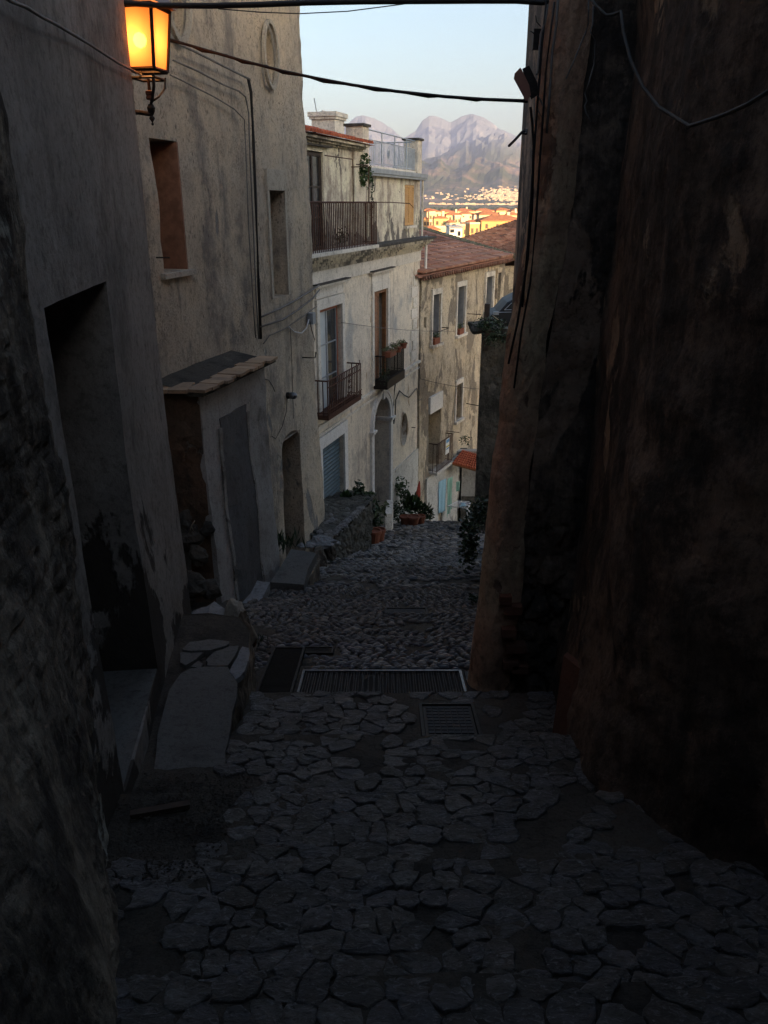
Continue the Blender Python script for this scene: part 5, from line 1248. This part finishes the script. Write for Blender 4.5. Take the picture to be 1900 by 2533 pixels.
# ================================================================ RIGHT NEAR HOUSES
tabz = [(-4.2, .57), (-3.15, .605), (-2.2, .66), (-1.13, .715), (-.56, .765), (0, .825), (.6, .835), (1.2, .85), (6, .95)]
def cx_at(z):
    for (a, xa), (b, xb) in zip(tabz, tabz[1:]):
        if z <= b: return xa + (xb - xa) * clamp((z - a) / (b - a))
    return tabz[-1][1]
ra = empty('dark_right_house', (1.0, 6, -3.5), 'dark right-hand house with a worn brown plaster corner rising beside the alley', 'house')
def fcol(u, v):
    z = -4.0 + 7.0 * v; x0 = cx_at(z) + fbm(z * 1.2, 3, 3) * .018 + fbm(z * 6, 1, 3) * .007
    cwid = .105 + .03 * fbm(z * .9, 7, 1) + .04 * clamp(-z - 1.2)
    # plan: alley side far -> chamfer -> near face
    if u < .3: k = u / .3; p = Vector((x0 + 1.2 * (1 - k), 4.85 + 6.5 * (1 - k), z))
    elif u < .75: k = (u - .3) / .45; th = k * math.pi / 2; p = Vector((x0 + cwid * (1 - math.cos(th)), 4.85 - .22 * math.sin(th), z))
    else: k = (u - .75) / .25; p = Vector((x0 + cwid + .10 * k, 4.63 + .03 * k, z))
    return p + Vector((-.6, -.8, 0)) * (fbm(p.x * 9, p.z * 3, 2) * .016 + fbm(p.x * 28, p.z * 14, 4) * .006)
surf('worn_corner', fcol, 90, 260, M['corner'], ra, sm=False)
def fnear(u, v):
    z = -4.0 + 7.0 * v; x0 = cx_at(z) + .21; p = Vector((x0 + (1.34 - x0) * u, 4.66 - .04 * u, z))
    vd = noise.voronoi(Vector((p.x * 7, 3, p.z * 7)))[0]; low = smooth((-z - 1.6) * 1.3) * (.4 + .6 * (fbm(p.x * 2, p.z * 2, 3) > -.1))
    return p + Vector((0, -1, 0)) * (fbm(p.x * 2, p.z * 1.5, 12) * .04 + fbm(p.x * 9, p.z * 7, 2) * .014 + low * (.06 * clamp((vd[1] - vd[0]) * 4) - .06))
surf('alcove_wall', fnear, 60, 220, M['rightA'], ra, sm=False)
MB().box(1.8, 4, 4.9, 11.5, -5, 2.9).build('rear_wall', M['rightA'], ra)
for i, (u, v, w_) in enumerate(((1268, 1505, 22), (1258, 1560, 18), (1275, 1600, 26), (1262, 1640, 20), (1250, 1480, 14), (1285, 1650, 20))):
    p = P(u, v, 4.62); MB().ob(p, X_, Y_, UP, -w_ * .0026, w_ * .0026, -.04, .04, -.03, .028).build('exposed_brick', M['brick_red'], ra)
# cables bundle down its corner
for i, (pts, l_, mt, r_) in enumerate(((((1352, 0), (1340, 120), (1330, 250), (1318, 420), (1306, 600), (1292, 760)), 'leftmost dark cable running down the right-hand column', 'cable', .006),
        (((1372, 5), (1362, 80), (1350, 180), (1345, 260), (1335, 400), (1325, 560), (1312, 700), (1290, 820), (1272, 960)), 'second dark cable running down the right-hand column', 'cable', .006),
        (((1380, 0), (1376, 60), (1366, 130), (1360, 230), (1352, 330)), 'pale stiff cable on the upper right-hand column', 'cable_grey', .007),
        (((1355, 10), (1350, 50), (1338, 85), (1330, 180), (1326, 185)), 'thin grey wire end by the brown fixture', 'cable_grey', .006),
        (((1323, 225), (1338, 250), (1345, 265), (1340, 290), (1330, 270)), 'small wire loop under the brown fixture', 'cable_grey', .005),
        (((1312, 265), (1316, 300), (1320, 360), (1316, 520), (1306, 640), (1280, 800), (1258, 900)), 'thin black wire along the outer edge of the column', 'cable', .007))):
    cable('cable', [P(u, v, 4.60) for u, v in pts], r_, M[mt], l_)
cable('cable', [P(1300, 323, 4.6), P(1290, 328, 4.5), P(1275, 345, 4.45), P(1259, 361, 4.4)], .007, M['cable'], 'loose wire end sticking out of the column against the mountain')
cable('cable', [P(1296, 320, 4.55), P(1293, 330, 4.5), P(1302, 332, 4.5), P(1303, 320, 4.55)], .005, M['cable'], 'small knot of wire at the loose wire end')
for pts, l_ in ((((1338, 65), (1328, 55), (1325, 38)), 'wispy upper wire end against the sky'), (((1322, 85), (1318, 80), (1312, 77)), 'wispy lower wire end against the sky')):
    cable('cable', [P(u, v, 4.6) for u, v in pts], .003, M['cable'], l_)
tag(MB().ob(P(1328, 95, 4.65), X_, Y_, UP, -.02, .02, -.02, .02, -.05, .04).build('cable_bracket', M['iron']), 'small dark cable bracket high on the column edge', 'bracket')
fx = empty('box_fixture', P(1300, 210, 4.55), 'tilted rust-brown box fixture on the column where the overhead cable ends', 'fixture')
def fxp(u, v, y): return P(u, v, y)
q = [(1271, 195), (1273, 182), (1287, 167), (1291, 172), (1309, 210), (1313, 235), (1306, 248), (1300, 249)]
n_ = len(q); m = MB(); m.v = [tuple(fxp(u, v, 4.42)) for u, v in q] + [tuple(fxp(u, v, 4.45)) for u, v in q]
m.f = [tuple(range(n_)), tuple(range(2 * n_ - 1, n_ - 1, -1))] + [(i, (i + 1) % n_, n_ + (i + 1) % n_, n_ + i) for i in range(n_)]
m.build('cover', M['box_brown'], fx)
q = [(1292, 170), (1309, 162), (1330, 205), (1330, 235), (1314, 246), (1306, 225)]; n_ = len(q)
m = MB(); m.v = [tuple(fxp(u, v, 4.455)) for u, v in q] + [tuple(fxp(u, v, 4.62)) for u, v in q]
m.f = [tuple(range(n_)), tuple(range(2 * n_ - 1, n_ - 1, -1))] + [(i, (i + 1) % n_, n_ + (i + 1) % n_, n_ + i) for i in range(n_)]
m.build('body', M['iron'], fx)
# near right wall B
rb = empty('dark_peeling_house', (1.5, 1.5, -2), 'nearest right-hand house wall, almost black with peeling reddish plaster', 'house')
plan = [(1.30, 4.70), (1.24, 4.6), (1.19, 4.2), (1.13, 3.7), (1.07, 3.2), (1.13, 2.95), (1.22, 2.7), (1.41, 2.2), (1.62, 1.6), (1.8, 1.0), (1.9, .2), (1.95, -1), (1.95, -5)]
cum = [0]
for a, b in zip(plan, plan[1:]): cum.append(cum[-1] + math.hypot(a[0] - b[0], a[1] - b[1]))
def fB(u, v):
    z = -3.6 + 6.6 * v; s = (u ** 1.5) * cum[-1]
    for i in range(len(cum) - 1):
        if s <= cum[i + 1] or i == len(cum) - 2:
            k = (s - cum[i]) / (cum[i + 1] - cum[i]); a, b = Vector((*plan[i], 0)), Vector((*plan[i + 1], 0)); p = a + (b - a) * k; t = (b - a).normalized(); break
    nn_ = Vector((t.y, -t.x, 0)); 
    if nn_.x > 0: nn_ = -nn_
    lean = .0 if z < -1 else .0
    return p + UP * z + nn_ * (fbm(s * 1.4, z * 1.1, 71) * .05 + fbm(s * 6, z * 5, 7) * .012 + .10 * clamp((-z - 1.6) / 1.4) + fbm(s * 16, z * 12, 8) * .004)
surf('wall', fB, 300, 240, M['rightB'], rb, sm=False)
tag(MB().add([Vector(p) for p in ((.98, 3.86, G(3.86) + .0), (1.14, 3.60, G(3.6)), (1.16, 3.66, -2.42), (1.02, 3.92, -2.40), (1.0, 3.90, G(3.9)), (1.17, 3.64, G(3.6)), (1.19, 3.70, -2.42), (1.05, 3.96, -2.40))],
    [(0, 1, 2, 3), (7, 6, 5, 4), (0, 4, 5, 1), (1, 5, 6, 2), (2, 6, 7, 3), (3, 7, 4, 0)]).build('terracotta_slab', M['brick_red']), 'dull terracotta slab leaning in the corner at the foot of the right-hand wall', 'slab')
# loop cable on right wall
cable('cable', [P(u, v, y) for u, v, y in ((1455, -10, 3.9), (1475, 15, 3.85), (1500, 38, 3.8), (1520, 36, 3.78), (1536, 28, 3.75), (1542, 80, 3.7), (1560, 150, 3.6), (1590, 215, 3.5), (1630, 265, 3.35), (1675, 293, 3.2), (1705, 312, 3.0), (1730, 305, 2.95), (1790, 285, 2.8), (1850, 258, 2.65), (1920, 215, 2.5))], .007, M['cable_dark'], 'thick grey cable looping across the near right-hand wall')
cable('cable', [P(u, v, 4.45) for u, v in ((1456, 0), (1455, 60), (1450, 78), (1436, 110), (1420, 150), (1400, 195))], .004, M['cable_grey'], 'left dangling wire in the dark alcove')
cable('cable', [P(u, v, 4.45) for u, v in ((1468, 0), (1466, 60), (1460, 78), (1472, 100), (1470, 160), (1458, 200), (1446, 232), (1452, 250), (1446, 262), (1450, 280), (1462, 300))], .004, M['cable_grey'], 'right dangling wire with a knotted end in the dark alcove')
# ================================================================ overhead cables across the alley
cable('overhead_cable', [P(-30, -12, 5.2)] + [P(u, v, 5.4 - .6 * (u - 380) / 980) for u, v in ((400, 14), (520, 15), (640, 12), (760, 7), (900, 4), (1050, 3), (1180, 2), (1280, 2), (1340, 6), (1400, 2))], .016, M['cable'], 'thick black overhead cable along the top of the view')
cable('overhead_cable', [P(u, v, 6.0 - 1.35 * (u - 420) / 890) for u, v in ((420, 98), (500, 121), (600, 150), (700, 176), (780, 193), (870, 210), (980, 226), (1100, 239), (1200, 246), (1305, 250))], .009, M['cable'], 'black overhead cable bundle sagging from the lantern to the box fixture')
cable('overhead_cable', [P(u, v, 6.02 - 1.35 * (u - 420) / 890) for u, v in ((420, 102), (470, 112), (500, 127), (560, 136), (600, 155), (660, 163), (700, 181), (760, 189), (800, 203), (870, 210), (930, 224), (980, 226), (1060, 240), (1100, 238), (1180, 249), (1200, 246), (1305, 252))], .006, M['cable'], 'thin twisted wire wrapped along the sagging cable bundle')
cable('overhead_cable', [P(u, v, 7.) for u, v in ((540, 22), (640, 30), (740, 34), (860, 28), (985, 12), (1100, -4))], .004, M['cable'], 'hair-thin wire below the thick overhead cable')
# ================================================================ out of frame: blocks added to shade the alley, then the right-hand house
M['behind'] = simple('shade_block_render', (.2, .18, .15), .9)
hb = empty('shade_blocks', (0, -3, -1.6), 'unseen blocks added behind the viewer to shade the alley', 'house')
MB().box(-1.6, 2.1, -7, -1.2, .9, 3.2).build('overhead_shade_block', M['behind'], hb)  # unseen ceiling mass added to darken the foreground
MB().box(-40, -2.0, -22, -14, -4, 8.0).build('side_shade_block', M['behind'], hb)  # added masses, stepped in height to keep the sun off the alley
MB().box(2.2, 21.98, -22, -14, -4, 8.0).build('side_shade_block', M['behind'], hb)
MB().box(22, 33, -24, -14, -4, 10.2).build('side_shade_block', M['behind'], hb)
MB().box(33.02, 100, -26, -14, -4, 15.0).build('side_shade_block', M['behind'], hb)
MB().box(-2.0, 2.2, -22, -16, -2, 8.0).build('rear_shade_block', M['behind'], hb)
MB().box(1.96, 9, -9, 4.4, -5, 3.0).build('right_shade_block', M['behind'], hb)
hr = empty('house_behind_right', (6, 8, -4), 'tall house behind the dark right-hand column', 'house')
MB().box(1.9, 8, 4.95, 11, -6, 2.9).build('wall', M['rightA'], hr)
# ================================================================ TERRAIN, TOWN, MOUNTAINS
def interp(x, t):
    if x <= t[0][0]: return t[0][1]
    for (a, ya), (b, yb) in zip(t, t[1:]):
        if x <= b: return ya + (yb - ya) * (x - a) / (b - a)
    return t[-1][1]
def prof_(l):
    out = []
    for u, v in l:
        q, r = ray(u, v); out.append((q, r))
    return out
far_t = prof_([(300, 520), (700, 450), (790, 372), (845, 318), (880, 288), (905, 283), (930, 290), (960, 310), (985, 331), (1000, 340), (1030, 318), (1045, 292), (1065, 281), (1090, 287), (1115, 299), (1140, 286), (1165, 281), (1190, 285), (1215, 298), (1235, 318), (1270, 332), (1300, 350), (1400, 395), (1700, 460)])
mid_t = prof_([(300, 540), (700, 520), (850, 470), (1000, 420), (1060, 385), (1100, 362), (1150, 338), (1200, 323), (1235, 318), (1265, 326), (1300, 345), (1400, 400), (1700, 470)])
hil_t = prof_([(300, 500), (850, 440), (1000, 395), (1055, 378), (1095, 380), (1130, 392), (1160, 388), (1200, 384), (1250, 395), (1300, 405), (1500, 440), (1700, 450)])
def base_z(Y):
    return interp(Y, [(20, -9), (32, -16), (60, -21), (150, -30), (350, -39), (1200, -41), (2500, -42), (3400, -40), (4200, -10), (20000, 0)])
def terr(a, Y):
    z = base_z(Y) if Y > 20 else -9
    p = a * 60; rg = (1 - abs(fbm(a * 26, Y * .0006, 4, 5)) * 2)
    def ridge(t, Yc, wd, wb):
        H = interp(a, t) * Yc; k = (Y - Yc); f = math.exp(-(k / (wd if k < 0 else wb)) ** 2)
        return max(0, H - z) * f
    h = max(ridge(hil_t, 7000, 1500, 900), ridge(mid_t, 9800, 1700, 1200), ridge(far_t, 13000, 2000, 1500))
    if Y > 4200:
        d = clamp((Y - 4200) / 1500); env = h * .26 * d * (1 - (1 if abs(Y - 13000) < 300 else 0) * .8)
        rid = 0; amp = 1; fr = 1
        for o in range(4):
            rid += amp * (abs(noise.noise(Vector((a * 22 * fr + 3, Y / 1900 * fr, 8)))) * 2); amp *= .5; fr *= 2.1
        h -= env * rid * (.45 if Y > 12000 else .8) 
    return z + max(h, 0) + fbm(a * 300, Y * .02, 2) * (.5 if Y < 4000 else 6)
Ys = [34, 45, 60, 90, 140, 200, 300, 420, 600, 800, 1100, 1500, 2000, 2600, 3200, 3700, 4100] + [4400 + 110 * i for i in range(98)]
M_t = NT('distant_land'); t = M_t
sep = t.n('ShaderNodeSeparateXYZ'); t.l(t.pos, sep.inputs[0])
nz = t.noise(.0035, 8, .62); nz2 = t.noise(.0012, 6, .6)
c_ = t.mix(t.ramp(nz, .42, .6), (.08, .095, .085), (.25, .18, .14)); c_ = t.mix(t.ramp(nz2, .42, .6), c_, (.06, .075, .035))
rk = t.mix(t.ramp(t.noise(.004, 8, .7), .50, .72), (.16, .19, .24), (.36, .37, .40))
c_ = t.mix(t.ramp(sep.outputs[2], 380, 700), c_, rk)
c_ = t.mix(t.ramp(sep.outputs[1], 3300, 4600, 1, 0), c_, (.11, .11, .06))
M['land'] = t.out(c_, .95, None, .1)
AX = [-.14 + .0036 * i for i in range(120)]
m = MB()
for Y in Ys:
    for a in AX: m.v.append((a * Y, Y, terr(a, Y)))
nx = len(AX)
for j in range(len(Ys) - 1):
    for i in range(nx - 1):
        q = j * nx + i; m.f.append((q, q + 1, q + nx + 1, q + nx))
tag(m.build('mountains', M['land'], None, smooth=False, recalc=False), kind='structure')
MB().add([(-9000, -400, -60), (9000, -400, -60), (9000, 17500, -60), (-9000, 17500, -60)], [(0, 1, 2, 3)]).build('valley_floor', M['land'])
tag(bpy.data.objects['valley_floor'], kind='structure')
# town
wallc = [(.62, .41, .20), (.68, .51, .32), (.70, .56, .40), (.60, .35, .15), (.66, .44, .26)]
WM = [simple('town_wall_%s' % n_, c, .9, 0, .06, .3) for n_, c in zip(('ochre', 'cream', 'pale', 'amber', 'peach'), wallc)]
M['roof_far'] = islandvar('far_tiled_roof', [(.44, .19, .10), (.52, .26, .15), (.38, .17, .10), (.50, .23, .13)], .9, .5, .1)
def house(x, y, z, w_, d_, h_, ang, roof, wm, name='town_house', detail=0, parent=None, rh=None, hm=None):
    ca, sa = math.cos(ang), math.sin(ang); dx, dy = Vector((ca, sa, 0)), Vector((-sa, ca, 0)); o = Vector((x, y, z)); rh = rh or min(w_, d_) * .20
    m = hm or MB(); m.ob(o, dx, dy, UP, -w_ / 2, w_ / 2, -d_ / 2, d_ / 2, -25, h_)
    e = 1.06; r_ = MB(); W, D = w_ / 2 * e, d_ / 2 * e; k = max(0, W - D); kd = max(0, D - W)
    if roof:
        pts = [(-W, -D), (W, -D), (W, D), (-W, D)]; v = [o + dx * a + dy * b + UP * h_ for a, b in pts] + [o - dx * k - dy * kd + UP * (h_ + rh), o + dx * k + dy * kd + UP * (h_ + rh)]
        v += [p - UP * .35 for p in v[:4]]
        if k >= kd: r_.add(v, [(0, 1, 5, 4), (2, 3, 4, 5), (1, 2, 5), (3, 0, 4), (0, 6, 7, 1), (1, 7, 8, 2), (2, 8, 9, 3), (3, 9, 6, 0)])
        else: r_.add(v, [(0, 1, 4), (2, 3, 5), (1, 2, 5, 4), (3, 0, 4, 5), (0, 6, 7, 1), (1, 7, 8, 2), (2, 8, 9, 3), (3, 9, 6, 0)])
    else: r_.ob(o, dx, dy, UP, -W, W, -D, D, h_, h_ + .6)
    return m, r_, o, dx, dy
wp = None
M['far_win'] = simple('far_window', (.10, .07, .05), .6); M['far_shut'] = simple('far_green_shutter', (.12, .13, .07), .7)
near = [ # u centre, v eave, width px, Y, pitched, colour, description
    (1068, 526, 15, 470, 0, 1, 'narrow cream stair tower at the left of the sunlit town'),
    (1069, 523, 36, 560, 1, 1, 'cream block with a red hipped roof at the far left behind the stair tower'),
    (1053, 541, 14, 450, 1, 3, 'amber house cut off by the palazzo downpipe'),
    (1089, 539, 34, 440, 1, 0, 'ochre block with a row of tall windows left of centre in the town'),
    (1114, 549, 22, 410, 1, 2, 'pale house with a small hipped roof left of centre in the town'),
    (1145, 541, 11, 400, 0, 2, 'narrow pale stair tower in the middle of the town'),
    (1167, 549, 36, 420, 1, 4, 'peach house with a broad hipped roof in the middle of the town'),
    (1169, 554, 27, 330, 0, 3, 'deep amber flat-topped block just above the dark roofs'),
    (1139, 558, 32, 345, 0, 0, 'yellow flat-topped house left of the deep amber block'),
    (1236, 544, 104, 380, 1, 3, 'long ochre building with a long red roof on the right of the town'),
    (1241, 528, 13, 410, 0, 1, 'small square attic tower above the long ochre building'),
    (1205, 530, 62, 520, 1, 1, 'long low cream house behind the attic tower'),
    (1268, 531, 34, 500, 1, 4, 'peach house behind the right end of the long ochre building'),
    (1086, 563, 46, 300, 0, 1, 'low cream flat-topped house at the lower left of the town'),
    (1066, 566, 40, 270, 1, 0, 'low house with a wide red roof right next to the palazzo edge'),
    (1120, 531, 40, 560, 1, 4, 'peach house behind the centre of the town'),
    (1152, 528, 34, 600, 1, 2, 'pale house behind the middle stair tower'),
    (1100, 524, 44, 700, 1, 0, 'small ochre house in the back row left of centre'),
    (1145, 522, 50, 760, 1, 4, 'wide peach house in the back row of the near town'),
    (1195, 521, 46, 780, 1, 1, 'cream house in the back row right of centre'),
    (1240, 520, 44, 800, 1, 0, 'ochre house in the back row towards the right'),
    (1275, 522, 34, 760, 1, 2, 'pale house in the back row at the far right'),
    (1130, 535, 16, 480, 0, 1, 'small cream roof cube among the red roofs'),
    (1060, 519, 24, 820, 1, 3, 'small amber house at the far left of the back row')]
win_me = {}
for i, (u, v, wpx, Y, rf_, ci, lab) in enumerate(near):
    p = P(u, v, Y); w_ = wpx * Y / 2060; d_ = min(w_ * .8, 16) * R.uniform(.8, 1.1); rt = R.uniform(.05, .45)
    m, r_, o, dx, dy = house(p.x, p.y, p.z, w_, d_, 0, rt, rf_, WM[ci], rh=min(w_, d_) * .13 + .5 if w_ > 8 else 1)
    hh = empty('town_house', (p.x, p.y, base_z(Y)), lab, 'house', 'houses of the sunlit town')
    m.build('wall', WM[ci], hh); r_.build('roof', M['roof_far'] if rf_ else WM[2], hh)
    nwin = max(2, int(w_ / 4.2)); st_ = 3
    key = 'w'
    if key not in win_me:
        win_me[key] = mesh_of(MB().box(-.55, .55, -.12, .02, -.9, .9), 'window', M['far_win'])
        win_me['s'] = mesh_of(MB().box(-.55, .55, -.12, .02, -.9, .9), 'window', M['far_shut'])
    for a in range(nwin):
        for b in range(st_):
            inst('window', win_me[R.choice('wws')], hh, o + dx * (-w_ / 2 + w_ * (a + .5) / nwin) - dy * (d_ / 2 + .03) + UP * (-2.4 - 3.3 * b), (0, 0, rt))
    for b in range(st_):
        for a in (-.25, .25): inst('window', win_me['w'], hh, o + dx * (w_ / 2 + .03) + dy * (a * d_) + UP * (-2.4 - 3.3 * b), (0, 0, rt + math.pi / 2))
    if rf_ and i % 3 == 0: MB().ob(o + dx * w_ * .2 + UP * .3, dx, dy, UP, -.6, .6, -.6, .6, 0, 3).build('chimney', WM[2], hh)
# small white terrace hut just above the old roofs
p = P(1125, 563, 70); tb = empty('roof_terrace', p, 'white and grey rooftop terrace peeping over the shaded roofs', 'roof terrace')
MB().box(p.x - .5, p.x + .55, 69, 73, p.z - 5, p.z + .0).build('wall', M['white'], tb); MB().box(p.x - .56, p.x + .6, 68.9, 73, p.z + .0, p.z + .12).build('coping', M['zinc'], tb)
MB().box(p.x - .42, p.x - .12, 68.95, 69.2, p.z - .35, p.z - .1).build('window', M['glass'], tb); MB().box(p.x + .2, p.x + .4, 68.95, 69.2, p.z - .6, p.z - .25).build('window', M['glass'], tb)
MB().tube([p + X_ * .5, p + X_ * .55 + UP * .5], .02, 4).build('mast', M['zinc'], tb)
# farther houses: single simple things, then one mass
def bandpos():
    k = R.random()
    if k < .42: u, v = R.uniform(1060, 1285), R.gauss(511, 4.0)
    elif k < .66: u, v = R.uniform(1110, 1285), R.gauss(518, 4)
    elif k < .95: u, v = 1285 - abs(R.gauss(0, 42)), R.gauss(478, 12)
    else: u, v = R.uniform(1050, 1285), R.gauss(492, 8)
    if v > 500: Y = 35 / max(.0035, -ray(u, v)[1]); Y = clamp(Y, 1200, 4000)
    else: Y = R.uniform(4300, 4900) + (500 - v) * 14
    return u, v, Y
cells = []
for i in range(1500):
    u, v, Y = bandpos(); cells.append((u, v, Y))
cells.sort(key=lambda c: c[2])
massw, massr = MB(), MB(); n1 = 0
glab = {0: 'tiny pale houses of the far town belt', 1: 'tiny houses on the lower mountain slope'}
for i, (u, v, Y) in enumerate(cells):
    q, r = ray(u, v); x = q * Y; z = r * Y
    w_ = R.uniform(7, 13) * (1 + Y / 14000); d_ = w_ * .7; h_ = R.uniform(4, 8); ci = R.choice((0, 1, 2, 2, 4))
    slope = Y > 4200
    if slope: z = terr(q, Y) + h_ * .9
    if n1 < 140 and not slope:
        m, r_, o, dx, dy = house(x, Y, z, w_, d_, 0, R.uniform(-.7, .2), True, None)
        t_ = m.build('distant_house', WM[ci]); tag(t_, 'tiny pale house among the distant town houses beyond the dark tree belt', 'house', 'tiny houses of the distant town'); r_.build('roof', M['roof_far'], t_); n1 += 1
    else: house(x, Y, z, w_, d_, 0, R.uniform(-.7, .2), True, None, hm=massw); m, r_, *_ = house(x, Y, z, w_, d_, 0, 0, True, None); massr.add([(a, b, c + .5) for a, b, c in r_.v], r_.f)
tag(massw.build('far_off_town', M['farwall'] if 'farwall' in M else WM[2], recalc=False), 'mass of tiny pale houses scattered over the far plain and lower slopes', 'town', kind='stuff')
# tree belts
tm = MB()
def blob(m, c, r, seed):
    n = 6
    b = len(m.v)
    for j in range(4):
        ph = math.pi * (j + .3) / 4.2
        for i in range(n):
            th = 2 * math.pi * i / n; e = 1 + R.uniform(-.3, .3)
            m.v.append((c[0] + r * math.sin(ph) * math.cos(th) * e, c[1] + r * math.sin(ph) * math.sin(th) * e, c[2] + r * .8 * math.cos(ph) * e))
    for j in range(3):
        for i in range(n):
            i2 = (i + 1) % n; m.f.append((b + j * n + i, b + j * n + i2, b + (j + 1) * n + i2, b + (j + 1) * n + i))
    m.f.append(tuple(b + i for i in range(n)))
for i in range(1300):
    k = R.random()
    if k < .45: Y = R.uniform(1000, 1700); u = R.uniform(1045, 1290) if R.random() < .35 else R.uniform(1045, 1135)
    else: Y = R.uniform(1400, 3400); u = R.uniform(1045, 1290)
    q = (u - 950) / 2114; r_ = R.uniform(4, 9) * (1 + Y / 4000); blob(tm, (q * Y, Y, base_z(Y) + r_ * .6), r_, i)
M['farleaf'] = islandvar('far_foliage', [(.03, .05, .02), (.06, .08, .03), (.04, .06, .025)], .95, .3, .1)
tag(tm.build('distant_trees', M['farleaf'], None, recalc=False), 'dark green belts of trees between the near town and the far houses', 'woods', kind='stuff')
# ================================================================ haze
hz = MB().box(-2300, 4600, -200, 14800, -75, 1330).build('haze', bpy.data.materials.new('haze_air'))
tag(hz, kind='stuff'); hm_ = hz.data.materials[0]; hm_.use_nodes = True; ht = hm_.node_tree; ht.nodes.remove(ht.nodes['Principled BSDF'])
pv = ht.nodes.new('ShaderNodeVolumePrincipled'); pv.inputs['Color'].default_value = (.52, .64, 1.0, 1); pv.inputs['Density'].default_value = 6.5e-5; pv.inputs['Anisotropy'].default_value = .0
ht.links.new(pv.outputs[0], ht.nodes['Material Output'].inputs['Volume'])
